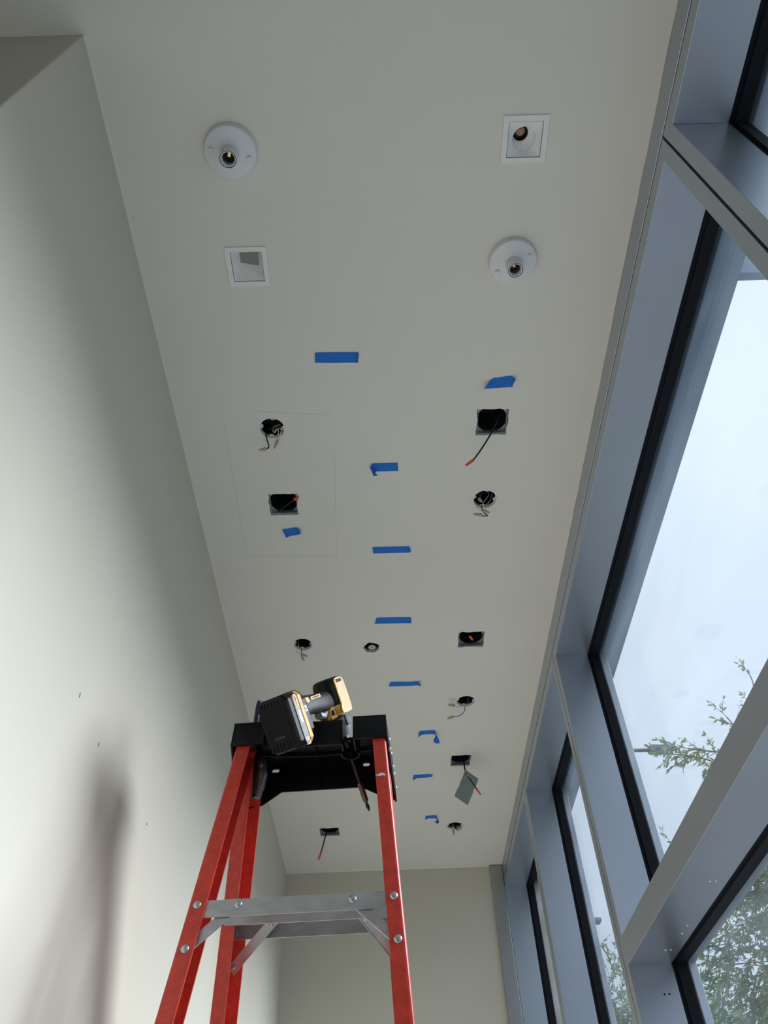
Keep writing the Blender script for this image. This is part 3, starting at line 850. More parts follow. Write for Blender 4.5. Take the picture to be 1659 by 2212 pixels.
# ================================================================== stepladder
MYAW = math.tan(radians(-2.7))
CS, SN = cos(radians(-2.7)), sin(radians(-2.7))
def U(u, v, z):
    return Vector((-0.157 + u * CS - v * SN, 1.4766 + u * SN + v * CS, z))
def near_y(x, z):
    return 1.4766 + MYAW * (x + 0.157) - 0.2 * (0.88 - (z - 1.5))
def far_y(x, z):
    return 1.638 + MYAW * (x + 0.335) + 0.465 * (0.672 - (z - 1.5))
LAD = Vector((-0.19, 1.62, 0))
lad = thing('stepladder', 'red fiberglass stepladder with a black top cap, standing under the ceiling', 'ladder', LAD)
def x_near_left(z): return -0.3213 - 0.0964 * (0.8432 - (z - 1.5))
def x_near_right(z): return 0.0055 + 0.0540 * (0.8766 - (z - 1.5))
def x_far_left(z): return -0.3350 - 0.0958 * (0.6724 - (z - 1.5))
def x_far_right(z): return 0.0225 + 0.0540 * (0.6724 - (z - 1.5))
def rail(xf, yf, side, w, dep, z0, z1, wr=None):
    # C channel: web on the outside, flanges turned inwards. side=+1 when inwards is +x
    th, c = 0.0042, 0.003
    wr = wr or w
    c = 0.0055
    arc0 = [(c - c * sin(a), c - c * cos(a)) for a in (pi / 2, pi / 3, pi / 6)]
    arc1 = [(c - c * sin(a), dep - c + c * cos(a)) for a in (pi / 6, pi / 3, pi / 2)]
    prof = [(c, 0), (w, 0), (w, th), (th + 0.002, th), (th, th + 0.002), (th, dep - th), (wr, dep - th), (wr, dep), (c, dep)] + arc1 + arc0
    rings = []
    for z in (z0, z1):
        x0 = xf(z)
        ring = []
        for du, dv in prof:
            x = x0 + side * du - dv * SN
            ring.append(Vector((x, yf(x0 + side * du, z) + dv * CS, z)))
        rings.append(ring)
    return MB().loft(rings)
for xf, side, w in ((x_near_left, 1, 0.0303), (x_near_right, -1, 0.0283)):
    rail(xf, near_y, side, w, 0.055, 0.0, 2.425).build('rail', M_red, lad, offset=LAD)
for xf, side, w in ((x_far_left, 1, 0.0293), (x_far_right, -1, 0.0285)):
    rail(xf, far_y, side, w, 0.095, 0.0, 2.40, 0.034).build('rail', M_red, lad, offset=LAD)
for xf, yf, side, dep in ((x_near_left, near_y, 1, 0.055), (x_near_right, near_y, -1, 0.055), (x_far_left, far_y, 1, 0.095), (x_far_right, far_y, -1, 0.095)):
    x0, y0 = xf(0.03), yf(xf(0.03), 0.03)
    xa, xb = sorted((x0 - side * 0.003, x0 + side * 0.036))
    MB().box(xa, xb, y0 - 0.006, y0 + dep + 0.006, 0.0, 0.05).build('foot', M_rubber, lad, offset=LAD, bevel=0.004)

def bar_near(z0, z1, rz):
    # flat brace bar between the near rails, with a short lip on top
    mb = MB()
    pts = []
    for z in (z0, z1):
        for xf, s in ((x_near_left, 1), (x_near_right, -1)):
            x = xf(z) + s * 0.006
            pts.append((x, near_y(x, z) + 0.0046, z))
    def lay(d):
        return [Vector((p[0] - d * SN, p[1] + d * CS, p[2])) for p in pts]
    a, b = lay(0), lay(0.003)
    mb.add(a + b, [(0, 1, 3, 2), (4, 6, 7, 5), (0, 4, 5, 1), (2, 3, 7, 6), (0, 2, 6, 4), (1, 5, 7, 3)])
    lip = [a[2], a[3], a[3] + Vector((0, 0.016, 0)), a[2] + Vector((0, 0.016, 0))]
    mb.add(lip + [p - Vector((0, 0, 0.003)) for p in lip], [(0, 1, 2, 3), (7, 6, 5, 4), (0, 4, 5, 1), (1, 5, 6, 2), (2, 6, 7, 3), (3, 7, 4, 0)])
    return mb
bar_near(2.0185, 2.0490, 0).build('brace_bar', M_alu, lad, offset=LAD)
bar_near(1.32, 1.35, 0).build('brace_bar', M_alu, lad, offset=LAD)
bar_near(0.62, 0.65, 0).build('brace_bar', M_alu, lad, offset=LAD)

def far_step(zt):
    # channel tread between the far rails, flanges hanging down
    mb = MB()
    def pt(xf, s, z, dv):
        x0 = xf(zt) + s * 0.006
        return Vector((x0 - dv * SN, far_y(x0, zt) + dv * CS, z))
    d0, d1, t = 0.005, 0.089, 0.003
    prof = [(d0, zt), (d1, zt), (d1, zt - 0.033), (d1 - t, zt - 0.033), (d1 - t, zt - t), (d0 + t, zt - t), (d0 + t, zt - 0.033), (d0, zt - 0.033)]
    mb.loft([[pt(x_far_left, 1, z, d) for d, z in prof], [pt(x_far_right, -1, z, d) for d, z in prof]])
    return mb
for zt in (2.1255, 1.82, 1.51, 1.20, 0.89, 0.58, 0.27):
    far_step(zt).build('step', M_alu, lad, offset=LAD)

def strip(a, b, wid, nrm, th=0.002, lip=0.004):
    a, b, nrm = Vector(a), Vector(b), Vector(nrm).normalized()
    d = (b - a).normalized()
    s = nrm.cross(d).normalized()
    a = a - d * wid * 0.4
    b = b + d * wid * 0.4
    prof = [(-wid / 2, 0), (wid / 2, 0), (wid / 2, lip), (wid / 2 - th, lip), (wid / 2 - th, th), (-wid / 2 + th, th), (-wid / 2 + th, lip), (-wid / 2, lip)]
    return MB().loft([[p + s * q[0] + nrm * q[1] for q in prof] for p in (a, b)])
NB = Vector((0.047, 1, -0.2))
for a, b in (((-0.3444, 1.4120, 1.9680), (-0.2644, 1.4228, 2.0408)), ((0.0139, 1.3947, 1.9657), (-0.0625, 1.4130, 2.0391))):
    strip(a, b, 0.0185, NB).build('diagonal_brace', M_alu, lad, offset=LAD)
FB = Vector((0.047, 1, 0.465))
for a, b in (((-0.3271, 1.7823, 2.0501), (-0.2440, 1.7186, 2.1142)), ((0.0146, 1.7650, 2.0526), (-0.0512, 1.7097, 2.1137))):
    strip(a, b, 0.0200, -FB).build('diagonal_brace', M_alu, lad, offset=LAD)

def rivet(p, axis, r=0.0075, h=0.004, m=M_alu2):
    q = Vector(axis).normalized().to_track_quat('Z', 'Y').to_matrix()
    mb = MB().lathe([(r, -0.001), (r, 0.0008), (r * 0.86, h * 0.62), (r * 0.5, h * 0.92), (0, h)], 16, axis=q, origin=p)
    return mb.build('rivet', m, lad, smooth=True, offset=LAD)
for p in ((-0.3355, 1.4170, 2.0399), (-0.3421, 1.4023, 1.9648), (0.0096, 1.4002, 2.0372), (0.0138, 1.3850, 1.9625)):
    rivet(p, (-0.047, -1, 0.2))
for p in ((-0.2633, 1.4174, 2.0387), (-0.0622, 1.4075, 2.0370)):
    rivet(p, (-0.047, -1, 0.2))
for p in ((-0.3213, 1.7473, 2.1033), (-0.3264, 1.7772, 2.0503), (-0.2453, 1.7154, 2.1104), (-0.0492, 1.7061, 2.1105)):
    rivet(p, -FB, 0.0045, 0.003)

# splash of white paint on the right rail
pp = [(-0.0184, 1.4525, 2.2951), (-0.0127, 1.4521, 2.2943), (-0.0099, 1.4525, 2.2971), (-0.0066, 1.4524, 2.2976), (-0.0056, 1.4527, 2.2993), (-0.0033, 1.4520, 2.2964), (-0.0014, 1.4521, 2.2970), (0.0027, 1.4511, 2.2930), (0.0003, 1.4508, 2.2909), (-0.0062, 1.4513, 2.2921), (-0.0100, 1.4512, 2.2905), (-0.0142, 1.4517, 2.2922), (-0.0179, 1.4520, 2.2927)]
MB().loft([[Vector(p) for p in pp], [Vector(p) + Vector((0, 0.0008, 0)) for p in pp]]).build('paint_splash', M_chip, lad, offset=LAD)
pp = [(0.0049, 1.4462, 2.2693), (0.0073, 1.4467, 2.2725), (0.0091, 1.4460, 2.2690), (0.0076, 1.4454, 2.2658)]
MB().loft([[Vector(p) for p in pp], [Vector(p) + Vector((0, 0.0008, 0)) for p in pp]]).build('paint_splash', M_label, lad, offset=LAD)

# ------- top cap: one moulded piece
ZT = 2.4420
ZB = 2.3880
cap = MB()
VF = -0.004                   # front plane of the corner blocks
U0, U1 = -0.1675, 0.1635      # ends
def ubox(u0, u1, v0, v1, z0, z1, taper=0.0):
    pts = []
    for z in (z0, z1):
        k = taper * (1 if z == z1 else 0)
        for v in (v0, v1):
            for uu in (u0 + (k if u0 == U0 else 0), u1 - (k if u1 == U1 else 0)):
                pts.append(U(uu, v, z))
    cap.add(pts, [(0, 2, 3, 1), (4, 5, 7, 6), (0, 1, 5, 4), (2, 6, 7, 3), (0, 4, 6, 2), (1, 3, 7, 5)])
th = 0.004
DEP = 0.172
cap_u = lambda px0: px0
# top plate with the keyhole notch
NU, NR = 0.0800, 0.0118
KR, KV = 0.0175, VF + 0.074
poly = [(U0, VF), (-0.100, VF), (-0.100, VF + 0.012), (NU - NR, VF + 0.012)]
a0 = math.asin(NR / KR)
for k in range(17):
    a = -pi / 2 - a0 - (2 * pi - 2 * a0) * k / 16
    poly.append((NU + KR * cos(a), KV + KR * sin(a)))
poly += [(NU + NR, VF), (U1, VF), (U1, DEP), (U0, DEP)]
slots = [list(reversed(rrect(0.034, 0.046, 0.010, 4, -0.140, 0.070)))]
mU = Matrix(((CS, -SN, 0, -0.157), (SN, CS, 0, 1.4766), (0, 0, 1, ZT - th), (0, 0, 0, 1)))
cap.prism(poly, slots, th, mU)
# front skirt: two corner blocks, recessed centre, notch cheeks
ubox(U0, -0.100, VF, VF + th, ZB, ZT, 0.003)
ubox(-0.104, -0.100, VF, VF + 0.014, ZB, ZT)
ubox(-0.100, NU - NR, VF + 0.012, VF + 0.012 + th, ZB - 0.004, ZT)
ubox(NU + NR, U1, VF, VF + th, ZB, ZT, 0.003)
ubox(NU + NR, NU + NR + th, VF, VF + 0.050, ZB, ZT)
ubox(NU - NR - th, NU - NR, VF + 0.012, VF + 0.050, ZB, ZT)
ubox(-0.018, 0.000, VF + 0.009, VF + 0.013, ZB - 0.006, ZB + 0.014)
# half-round collar under the notch
for k in range(12):
    a0, a1 = -0.35 + (pi + 0.7) * k / 12, -0.35 + (pi + 0.7) * (k + 1) / 12
    pts = []
    for z in (ZB + 0.004, ZT - th):
        for a in (a0, a1):
            for r in (KR, KR + th):
                pts.append(U(NU + r * cos(a), KV + r * sin(a), z))
    cap.add(pts, [(0, 1, 3, 2), (4, 6, 7, 5), (0, 4, 5, 1), (2, 3, 7, 6), (0, 2, 6, 4), (1, 5, 7, 3)])
# side skirts, deeper at the back, flaring outwards
for s, ue in ((-1, U0), (1, U1)):
    zf = [(VF, ZT), (DEP, ZT), (DEP, 2.330), (DEP - 0.012, 2.324), (0.050, 2.352), (0.022, ZB - 0.012), (VF, ZB)]
    a = []
    b = []
    for v, z in zf:
        fl = s * (0.004 + 0.005 * (max(0, v) / DEP) + 0.006 * (ZT - z) / 0.1) - s * 0.004
        a.append(U(ue + fl, v, z))
        b.append(U(ue + fl - s * th, v, z))
    cap.loft([a, b])
# rear apron with two lifting slots and chamfered lower corners
ap = [(U0 - 0.003, ZT), (U0 - 0.007, 2.328), (-0.127, 2.338), (-0.086, 2.367), (0.096, 2.368), (0.140, 2.345), (U1 + 0.007, 2.333), (U1 + 0.003, ZT)]
sl = [list(reversed(rrect(0.017, 0.009, 0.0042, 4, -0.103, 2.4200))), list(reversed(rrect(0.016, 0.009, 0.0042, 4, 0.108, 2.4230)))]
mA = Matrix(((CS, 0, -SN, -0.157 - SN * (DEP - th)), (SN, 0, CS, 1.4766 + CS * (DEP - th)), (0, 1, 0, 0), (0, 0, 0, 1)))
cap.prism(ap, sl, th, mA)
cap.build('top_cap', M_black, lad, offset=LAD, bevel=0.0014, seg=2, smooth=True)
# moulded ribs under the cap
for v in (0.062, 0.118):
    MB().tube([U(-0.13 + 0.26 * k / 10, v + 0.014 * sin(pi * k / 10), ZT - th - 0.006) for k in range(11)], 0.0035, 6).build('cap_rib', M_black, lad, offset=LAD)
MB().tube([U(-0.005, 0.012, ZT - 0.008), U(-0.003, 0.09, ZT - 0.008), U(0.0, 0.164, ZT - 0.008), U(0.0, 0.164, 2.375)], 0.0025, 6).build('cap_rib', M_black, lad, offset=LAD)
# rivets along the flared sides
for s, ue in ((1, U1), (-1, U0)):
    for v, z in ((0.030, 2.401), (0.060, 2.385), (0.100, 2.375), (0.108, 2.362), (0.150, 2.352), (0.020, 2.372 if s > 0 else 2.40)):
        fl = s * (0.005 * v / DEP + 0.006 * (ZT - z) / 0.1)
        rivet(U(ue + fl, v, z), (s * CS, s * SN, 0), 0.0048, 0.0042)

# ================================================================== pliers hung through the cap
PL = Vector((-0.300, 1.545, 2.43))
pl = thing('pliers', 'slip joint pliers with navy blue grips hung through the black ladder cap', 'pliers', PL)
gA = [(-0.2917, 1.5420, 2.5369), (-0.2932, 1.5420, 2.5133), (-0.2939, 1.5400, 2.4839), (-0.2926, 1.5380, 2.4622), (-0.2840, 1.5350, 2.4193), (-0.2717, 1.5320, 2.3778)]
gB = [(-0.2906, 1.5600, 2.5476), (-0.2882, 1.5600, 2.5210), (-0.2884, 1.5570, 2.4920), (-0.2877, 1.5520, 2.4683), (-0.2805, 1.5450, 2.4228), (-0.2713, 1.5360, 2.3801)]
for g in (gA, gB):
    MB().tube(g, [0.0056, 0.0066, 0.0064, 0.0060, 0.0056, 0.005], 12, smooth=6).build('grip', M_blue, pl, smooth=True, offset=PL)
hd = [Vector(p) for p in ((-0.2708, 1.5300, 2.3822), (-0.2681, 1.5260, 2.3579), (-0.2656, 1.5220, 2.3364), (-0.2660, 1.5180, 2.3132), (-0.2686, 1.5150, 2.2932), (-0.2705, 1.5140, 2.2847))]
MB().tube(hd, [0.007, 0.0105, 0.0115, 0.0095, 0.0075, 0.0062], 10, smooth=4).build('jaw', M_jaw, pl, smooth=True, offset=PL)
hd2 = [p + Vector((-0.010, 0.006, -0.002)) for p in hd[:-1]] + [hd[-1] + Vector((-0.004, 0.004, 0.006))]
MB().tube(hd2, [0.006, 0.009, 0.0105, 0.009, 0.007, 0.005], 10, smooth=4).build('jaw', M_bit, pl, smooth=True, offset=PL)
q = Vector((0, -1, 0.1)).to_track_quat('Z', 'Y').to_matrix()
MB().lathe([(0.0045, -0.004), (0.0045, 0.004), (0.003, 0.006), (0, 0.006)], 14, axis=q, origin=hd[1] + Vector((0, -0.010, 0))).build('pivot', M_jaw, pl, smooth=True, offset=PL)

pl.location.x += 0.005

# ================================================================== impact driver
K = Vector((-0.0859, 1.5560, 2.4359))
ax_x = Vector((0.31240788, 0.54472281, -0.77825341)).normalized()        # towards the nose
ax_z = -Vector((-0.516596, -0.590106, -0.620406)).normalized()     # from battery to head
ax_y = ax_z.cross(ax_x).normalized()
ax_z = ax_x.cross(ax_y).normalized()
drv = thing('impact_driver', 'yellow and black cordless impact driver, nose down in the ladder cap notch', 'drill')
drv.matrix_world = Matrix(((ax_x.x, ax_y.x, ax_z.x, K.x), (ax_x.y, ax_y.y, ax_z.y, K.y), (ax_x.z, ax_y.z, ax_z.z, K.z), (0, 0, 0, 1))) @ Matrix.Scale(1.026, 4)
def ring_yz(x, hy, hz, cz=0.0, e=2.6, n=28, cy=0.0, tilt=0.0):
    out = []
    for k in range(n):
        a = 2 * pi * k / n
        c, s = cos(a), sin(a)
        yy = hy * math.copysign(abs(c) ** (2 / e), c)
        zz = hz * math.copysign(abs(s) ** (2 / e), s)
        out.append((x + tilt * zz, cy + yy, cz + zz))
    return out
def ring_xy(z, hx, hy, cx=0.0, e=2.6, n=28, tilt=0.0):
    out = []
    for k in range(n):
        a = 2 * pi * k / n
        c, s = cos(a), sin(a)
        xx = hx * math.copysign(abs(c) ** (2 / e), c)
        yy = hy * math.copysign(abs(s) ** (2 / e), s)
        out.append((cx + xx, yy, z + tilt * xx))
    return out
# head
MB().loft([ring_yz(-0.139, 0.020, 0.022, 0.002), ring_yz(-0.136, 0.027, 0.029, 0.002), ring_yz(-0.124, 0.0300, 0.0320, 0.001), ring_yz(-0.098, 0.0300, 0.0320), ring_yz(-0.070, 0.0285, 0.030)]).build('motor_housing', M_black, drv, smooth=True)
MB().loft([ring_yz(-0.078, 0.0292, 0.0305), ring_yz(-0.066, 0.0288, 0.0300), ring_yz(-0.056, 0.0272, 0.0280)]).build('front_housing', M_yellow, drv, smooth=True)
side = [(-0.135, 0.014), (-0.130, 0.021), (-0.110, 0.0225), (-0.070, 0.022), (-0.058, 0.018), (-0.058, -0.015), (-0.068, -0.016), (-0.078, -0.012), (-0.110, -0.0115), (-0.131, -0.011), (-0.135, -0.006)]
for s in (-1, 1):
    m4 = Matrix(((1, 0, 0, 0), (0, 0, s, s * 0.0285), (0, 1, 0, 0), (0, 0, 0, 1)))
    MB().prism(side, [], 0.0035, m4).build('side_panel', M_yellow, drv, bevel=0.0015)
    mb = MB()
    for k in range(5):
        mb.box(-0.1315, -0.1245, s * 0.0322 - 0.0006, s * 0.0322 + 0.0006, -0.005 + k * 0.0042, -0.0030 + k * 0.0042)
    mb.build('vent', M_ink, drv)
MB().loft([ring_yz(-0.057, 0.0268, 0.0275, e=2.2), ring_yz(-0.045, 0.0262, 0.0268, e=2.2), ring_yz(-0.030, 0.0245, 0.025, e=2.1), ring_yz(-0.017, 0.0180, 0.0185, e=2), ring_yz(-0.010, 0.0145, 0.015, e=2)]).build('nose_cone', M_grey, drv, smooth=True)
mb = MB()
mb.loft([ring_yz(-0.058, 0.0275, 0.0280, e=2.2), ring_yz(-0.050, 0.0272, 0.0276, e=2.2)])
for s in (-1, 1):
    mb.box(-0.052, -0.030, s * 0.0255 - 0.002, s * 0.0255 + 0.001, -0.009, 0.009)
mb.build('bumper', M_rubber, drv, smooth=True, bevel=0.001)
MB().lathe([(0.0095, -0.010), (0.0098, 0.0), (0.0096, 0.012), (0.0080, 0.016), (0, 0.016)], 24, axis=Matrix(((0, 0, 1), (1, 0, 0), (0, 1, 0)))).build('collet', M_bit, drv, smooth=True)
axm = Matrix(((0, 0, 1), (1, 0, 0), (0, 1, 0)))
MB().lathe([(0.0034, 0.010), (0.0034, 0.080), (0.0031, 0.081), (0.0031, 0.098)], 10, axis=axm).build('bit_shank', M_bit, drv, smooth=True)
MB().lathe([(0.0, 0.094), (0.0056, 0.094), (0.0062, 0.097), (0.0062, 0.132), (0.0052, 0.135), (0.0, 0.135)], 18, axis=axm).build('bit_holder', M_holder, drv, smooth=True)
MB().lathe([(0.0030, 0.134), (0.0030, 0.139), (0.0042, 0.142), (0.0042, 0.147), (0.0012, 0.1555), (0, 0.156)], 10, axis=axm).build('driver_bit', M_bit, drv, smooth=True)
# handle
MB().loft([ring_xy(-0.020, 0.027, 0.0235, -0.093), ring_xy(-0.034, 0.0245, 0.0205, -0.094), ring_xy(-0.052, 0.0215, 0.0180, -0.096), ring_xy(-0.075, 0.0205, 0.0175, -0.099), ring_xy(-0.098, 0.0215, 0.0180, -0.101), ring_xy(-0.116, 0.0250, 0.0200, -0.099), ring_xy(-0.128, 0.034, 0.026, -0.092)]).build('handle', M_rubber, drv, smooth=True)
for s in (-1, 1):
    lp = [(-0.1145, -0.056), (-0.1070, -0.054), (-0.1070, -0.090), (-0.1145, -0.090)]
    MB().prism(lp, [], 0.0030, Matrix(((1, 0, 0, 0), (0, 0, s, s * 0.0145), (0, 1, 0, 0), (0, 0, 0, 1)))).build('name_strip', M_yellow, drv, bevel=0.0006)
    tm = Matrix(((0, 1, 0, -0.1108), (0, 0, -1, -0.0177), (-1, 0, 0, -0.072), (0, 0, 0, 1)))
    if s < 0:
        text_mesh('lettering', 'BRUSHLESS 20V', 0.0036, M_ink, drv, tm)
    g2 = [(-0.116, -0.100), (-0.104, -0.098), (-0.104, -0.110), (-0.116, -0.112)]
    MB().prism(g2, [], 0.0028, Matrix(((1, 0, 0, 0), (0, 0, s, s * 0.0170), (0, 1, 0, 0), (0, 0, 0, 1)))).build('badge', M_yellow, drv, bevel=0.0008)
# yellow trigger frame, reversing button, trigger
MB().loft([ring_xy(-0.018, 0.0195, 0.0215, -0.068, 3.5), ring_xy(-0.034, 0.0165, 0.0185, -0.069, 3.5), ring_xy(-0.041, 0.0100, 0.0150, -0.060, 3.5), ring_xy(-0.047, 0.006, 0.011, -0.054, 3.0)]).build('trigger_frame', M_yellow, drv, smooth=True)
for s in (-1, 1):
    MB().box(-0.071, -0.060, s * 0.0180 - 0.004, s * 0.0180 + 0.004, -0.036, -0.026).build('reverse_button', M_black, drv, bevel=0.0015)
    MB().lathe([(0.0, 0.0165), (0.0028, 0.0165), (0.0028, 0.010)], 12, axis=Matrix(((1, 0, 0), (0, 0, s), (0, 1, 0))), origin=(-0.055, 0, -0.040)).build('screw', M_ink, drv)
MB().loft([ring_xy(-0.036, 0.010, 0.012, -0.071, 3), ring_xy(-0.050, 0.008, 0.011, -0.067, 3), ring_xy(-0.062, 0.008, 0.010, -0.071, 3)]).build('trigger', M_grey, drv, smooth=True)
# foot and battery pack
MB().loft([ring_xy(-0.120, 0.036, 0.027, -0.090, 4), ring_xy(-0.130, 0.050, 0.032, -0.086, 4), ring_xy(-0.140, 0.054, 0.034, -0.085, 5)]).build('foot', M_black, drv, smooth=True)
CXB = -0.082
def oct_ring(z, hx, hy, ch, cx=CXB):
    return [(cx - hx + ch, -hy, z), (cx + hx - ch, -hy, z), (cx + hx, -hy + ch, z), (cx + hx, hy - ch, z), (cx + hx - ch, hy, z), (cx - hx + ch, hy, z), (cx - hx, hy - ch, z), (cx - hx, -hy + ch, z)]
MB().loft([oct_ring(-0.145, 0.052, 0.0380, 0.008), oct_ring(-0.150, 0.0545, 0.0405, 0.010), oct_ring(-0.160, 0.0550, 0.0405, 0.010)]).build('battery_rim', M_yellow, drv, bevel=0.0015)
bat = MB().loft([oct_ring(-0.154, 0.0535, 0.0395, 0.009), oct_ring(-0.190, 0.0550, 0.0405, 0.011), oct_ring(-0.197, 0.0515, 0.0375, 0.012)]).build('battery', M_black, drv, bevel=0.0018)
for k in range(17):
    x = CXB - 0.036 + k * 0.0040
    MB().box(x, x + 0.0018, -0.033, 0.033, -0.1982, -0.1966).build('rib', M_black, bat)
for k in range(7):
    y = -0.027 + k * 0.009
    MB().box(CXB + 0.034, CXB + 0.0490, y - 0.0022, y + 0.0022, -0.1985, -0.1962).build('rib', M_black, bat, bevel=0.0006)
    MB().box(CXB - 0.0490, CXB - 0.0385, y - 0.0022, y + 0.0022, -0.1985, -0.1962).build('rib', M_black, bat, bevel=0.0006)
MB().box(CXB + 0.022, CXB + 0.0275, -0.014, 0.016, -0.1995, -0.1966).build('catch', M_rubber, bat, bevel=0.0012)
for sx, sy in ((-0.046, -0.031), (-0.046, 0.031), (0.046, -0.031), (0.046, 0.031)):
    MB().lathe([(0.0, -0.1975), (0.0016, -0.1978), (0.0026, -0.1985), (0.0030, -0.1970)], 12, origin=(CXB + sx, sy, 0)).build('screw', M_black, bat, smooth=True)
# side label of the pack
m4 = Matrix(((1, 0, 0, CXB), (0, 0, -1, -0.0400), (0, 1, 0, -0.170), (0, 0, 0, 1)))
MB().prism(rrect(0.096, 0.0150, 0.0070, 6), [], 0.0016, m4).build('label', M_label, bat)
def on_label(u0, v0):
    # local frame of the printed face: u along the pack, v towards the tool
    return Matrix(((1, 0, 0, CXB + u0), (0, 0, -1, -0.0417), (0, 1, 0, -0.170 + v0), (0, 0, 0, 1)))
MB().prism(rrect(0.030, 0.0105, 0.005, 6), [], 0.0003, on_label(-0.032, 0)).build('label_field', M_yellow, bat)
text_mesh('lettering', 'DEWALT', 0.0062, M_ink, bat, on_label(-0.032, 0) @ Matrix.Translation((0, 0, 0.0004)))
MB().prism(rrect(0.026, 0.0070, 0.001, 2), [], 0.0003, on_label(-0.0020, 0)).build('label_field', M_grey, bat)
text_mesh('lettering', 'LITHIUM ION', 0.0040, M_label_w, bat, on_label(-0.0020, 0) @ Matrix.Translation((0, 0, 0.0004)))
text_mesh('lettering', 'XR', 0.0080, M_yellow, bat, on_label(0.0170, 0))
text_mesh('lettering', '20V MAX', 0.0032, M_label_w, bat, on_label(0.0315, 0))
for k in range(6):
    MB().box(CXB + 0.0405 + k * 0.0026, CXB + 0.0417 + k * 0.0026, -0.0420, -0.0405, -0.177, -0.164).build('rib', M_grey, bat)
# release latch and rail of the pack
MB().box(CXB - 0.034, CXB + 0.030, -0.0395, -0.034, -0.150, -0.136).build('latch', M_rubber, bat, bevel=0.0015)
MB().box(CXB - 0.020, CXB - 0.006, -0.0405, -0.036, -0.148, -0.140).build('gauge', M_label_w, bat, bevel=0.001)
MB().box(CXB - 0.014, CXB - 0.011, -0.0410, -0.037, -0.145, -0.143).build('gauge_light', M_ink, bat)

# ================================================================== outside: street lamps and trees
def street_lamp(head, arm_len, gz, label):
    hx, hy, hz = head
    t = thing('street_lamp', label, 'street lamp', (hx - arm_len, hy, gz), 'street lamps outside the windows')
    o = Vector((hx - arm_len, hy, gz))
    MB().tube([(0, 0, 0), (0, 0, hz - gz + 0.25)], [0.10, 0.07], 12).build('pole', M_pole, t, smooth=True)
    MB().lathe([(0, 0), (0.2, 0), (0.2, 0.05), (0.12, 0.12), (0.12, 0.3)], 16).build('base', M_pole, t)
    MB().tube([(0, 0, hz - gz), (arm_len - 0.05, 0, hz - gz)], 0.042, 10).build('arm', M_pole, t, smooth=True)
    mb = MB()
    z = hz - gz
    mb.loft([[(arm_len - 0.06, -0.06, z - 0.03), (arm_len - 0.06, 0.06, z - 0.03), (arm_len - 0.06, 0.06, z + 0.05), (arm_len - 0.06, -0.06, z + 0.05)],
             [(arm_len + 0.02, -0.15, z - 0.05), (arm_len + 0.02, 0.15, z - 0.05), (arm_len + 0.02, 0.15, z + 0.06), (arm_len + 0.02, -0.15, z + 0.06)],
             [(arm_len + 0.42, -0.15, z - 0.05), (arm_len + 0.42, 0.15, z - 0.05), (arm_len + 0.42, 0.15, z + 0.03), (arm_len + 0.42, -0.15, z + 0.03)]])
    mb.build('lamp_head', M_pole, t, bevel=0.01)
    return t
h1 = (6.0791, 16.0000, 10.6255)
street_lamp(h1, 0.75, -0.16, 'grey street lamp with a flat head among the leaf tips')
h2 = (5.2050, 22.0000, 9.1168)
street_lamp(h2, 0.9, -0.16, 'second grey street lamp, mostly hidden behind the window frame')

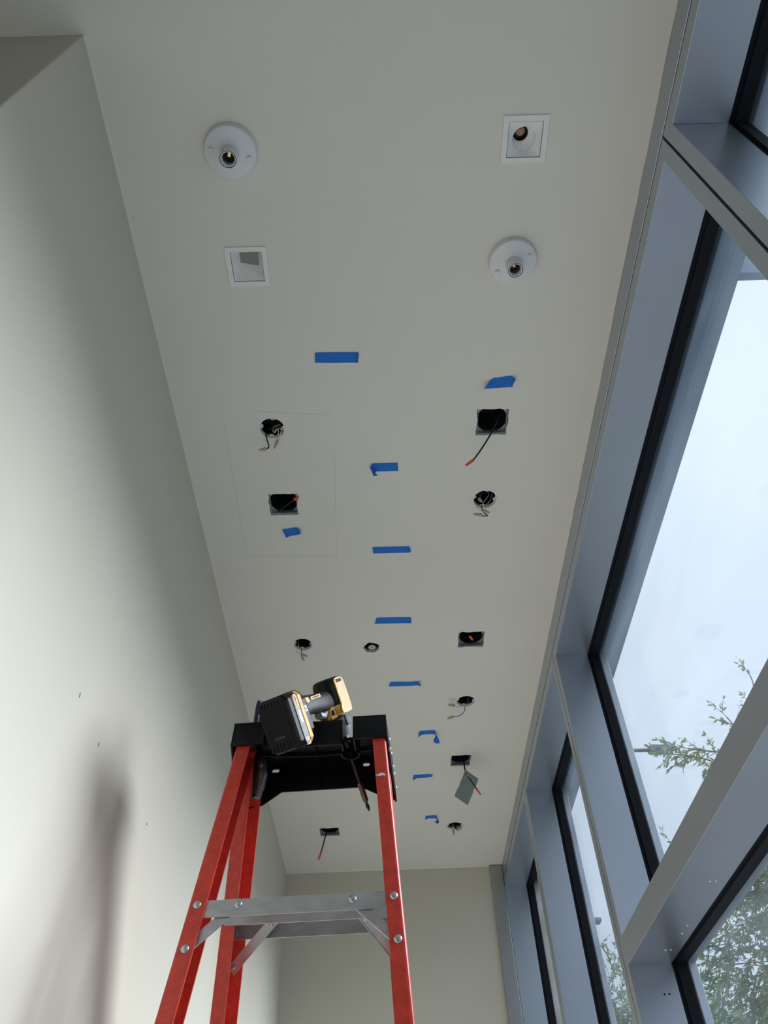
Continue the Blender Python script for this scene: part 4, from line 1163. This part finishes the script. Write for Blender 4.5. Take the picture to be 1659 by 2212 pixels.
def leafy(name, label, trunk, crown, rad, ntw, m_leaf, sprigs=(), ll=0.075, seed=3, drop=0.5, group=None):
    rnd = random.Random(seed)
    t = thing(name, label, 'tree', trunk, group)
    O = Vector(trunk)
    C0 = Vector(crown)
    tr = MB().tube([O, O + (C0 - O) * 0.45 + Vector((0.1, 0, 0)), C0 - Vector((0, 0, rad[2] * 0.2)), C0 + Vector((0, 0, rad[2] * 0.6))], [0.14, 0.10, 0.07, 0.02], 10, smooth=5)
    tr.build('trunk', M_bark, t, smooth=True, offset=O)
    br = MB()
    lv, lf = [], []
    def leaf(p, d):
        d = d.normalized()
        s = d.cross(Vector((rnd.uniform(-1, 1), rnd.uniform(-1, 1), rnd.uniform(-0.4, 1)))).normalized()
        L = ll * rnd.uniform(0.7, 1.25)
        w = L * 0.18
        nrm = s.cross(d) * (w * 0.5)
        o = len(lv)
        lv.extend([p, p + d * L * 0.4 + s * w, p + d * L - Vector((0, 0, L * 0.12)), p + d * L * 0.4 - s * w, p + d * L * 0.45 - nrm])
        lf.extend([(o, o + 1, o + 4), (o + 1, o + 2, o + 4), (o + 2, o + 3, o + 4), (o + 3, o, o + 4)])
    def twig(p, d, L, n):
        pts = [Vector(p)]
        dd = d.normalized()
        for k in range(4):
            dd = (dd + Vector((rnd.uniform(-0.25, 0.25), rnd.uniform(-0.25, 0.25), rnd.uniform(-0.2, 0.1) - 0.12 * drop))).normalized()
            pts.append(pts[-1] + dd * L / 4)
        br.tube(pts, [0.0036, 0.003, 0.0025, 0.002, 0.001], 4)
        for k in range(n):
            u_ = rnd.uniform(0.05, 1.0) * 4
            i = min(3, int(u_))
            q = pts[i].lerp(pts[i + 1], u_ - i)
            ax = (pts[i + 1] - pts[i]).normalized()
            side = ax.cross(Vector((rnd.gauss(0, 1), rnd.gauss(0, 1), rnd.gauss(0, 1)))).normalized()
            leaf(q, ax * 0.9 + side * rnd.uniform(0.4, 1.0) + Vector((0, 0, -0.35 * drop)))
        leaf(pts[-1], dd)
    nb = 26
    limbs = []
    for k in range(nb):
        a = 2 * pi * k / nb + rnd.uniform(-0.3, 0.3)
        e = rnd.uniform(-0.5, 1.2)
        end = C0 + Vector((rad[0] * cos(a) * cos(e), rad[1] * sin(a) * cos(e), rad[2] * sin(e))) * rnd.uniform(0.75, 0.98)
        st = C0 + Vector((0, 0, rnd.uniform(-0.5, 0.3) * rad[2]))
        mid = st.lerp(end, 0.5) + Vector((0, 0, 0.15))
        pts = catmull([st, mid, end], 6)
        br.tube(pts, [0.022, 0.012, 0.004], 5)
        limbs.append(pts)
    for k in range(ntw):
        l = rnd.choice(limbs)
        i = int((rnd.random() ** 0.65) * (len(l) - 1))
        p = l[i] + Vector((rnd.gauss(0, 0.20), rnd.gauss(0, 0.20), rnd.gauss(0, 0.18)))
        d = (p - C0) * 0.6 + Vector((rnd.gauss(0, 0.5), rnd.gauss(0, 0.5), rnd.gauss(0, 0.5)))
        twig(p, d, rnd.uniform(0.25, 0.5), rnd.randint(11, 20))
    for path, nl in sprigs:
        pts = catmull([Vector(p) for p in path], 6)
        br.tube(pts, [0.012, 0.007, 0.003], 5)
        for k in range(nl):
            i = rnd.randint(0, len(pts) - 2)
            d = pts[i + 1] - pts[i]
            twig(pts[i], d.normalized() + Vector((rnd.gauss(0, 0.6), rnd.gauss(0, 0.6), rnd.gauss(0, 0.6))), rnd.uniform(0.12, 0.26), rnd.randint(6, 11))
    b = br.build('branches', M_bark, t, offset=O)
    b['kind'] = 'stuff'
    mb = MB()
    mb.v = lv
    mb.f = lf
    me = bpy.data.meshes.new('foliage')
    me.from_pydata([tuple(p - O) for p in lv], [], lf)
    me.materials.append(m_leaf)
    fo = bpy.data.objects.new('foliage', me)
    COL.objects.link(fo)
    fo.parent = t
    fo['kind'] = 'stuff'
    return t
sp = [([(3.8167, 7.0000, 5.4236), (3.3609, 7.0000, 5.4407), (3.0984, 7.0000, 5.4862), (2.8783, 7.0000, 5.5253)], 30),
      ([(3.6031, 7.0000, 5.1116), (3.2354, 7.0000, 5.3447), (2.9844, 7.0000, 5.4193), (2.7624, 7.0000, 5.4478)], 26),
      ([(3.6729, 7.0000, 5.0615), (3.6094, 7.0000, 5.6123), (3.5598, 7.0000, 5.8014), (3.5082, 7.0000, 5.9135)], 7),
      ([(3.8775, 7.0000, 5.3458), (3.8560, 7.0000, 5.7630), (3.9773, 7.0000, 6.2687), (3.9315, 7.0000, 6.4824)], 5)]
leafy('leafy_tree', 'tall narrow-leaved tree filling the lower right window pane', (4.75, 7.2, -0.16), (4.55, 7.1, 3.75), (2.15, 1.5, 1.35), 4600, M_leaf, sp, ll=0.064, seed=5, group='trees outside the windows')
leafy('leafy_tree', 'smaller narrow-leaved tree seen through the tall pane beside the transom', (3.05, 10.2, -0.16), (2.80, 10.0, 3.10), (1.05, 1.0, 1.25), 1300, M_leaf2,
      [([(2.5387, 9.8000, 4.2974), (2.4916, 9.8000, 4.5371), (2.4137, 9.8000, 4.6624)], 5)], ll=0.070, seed=11, group='trees outside the windows')
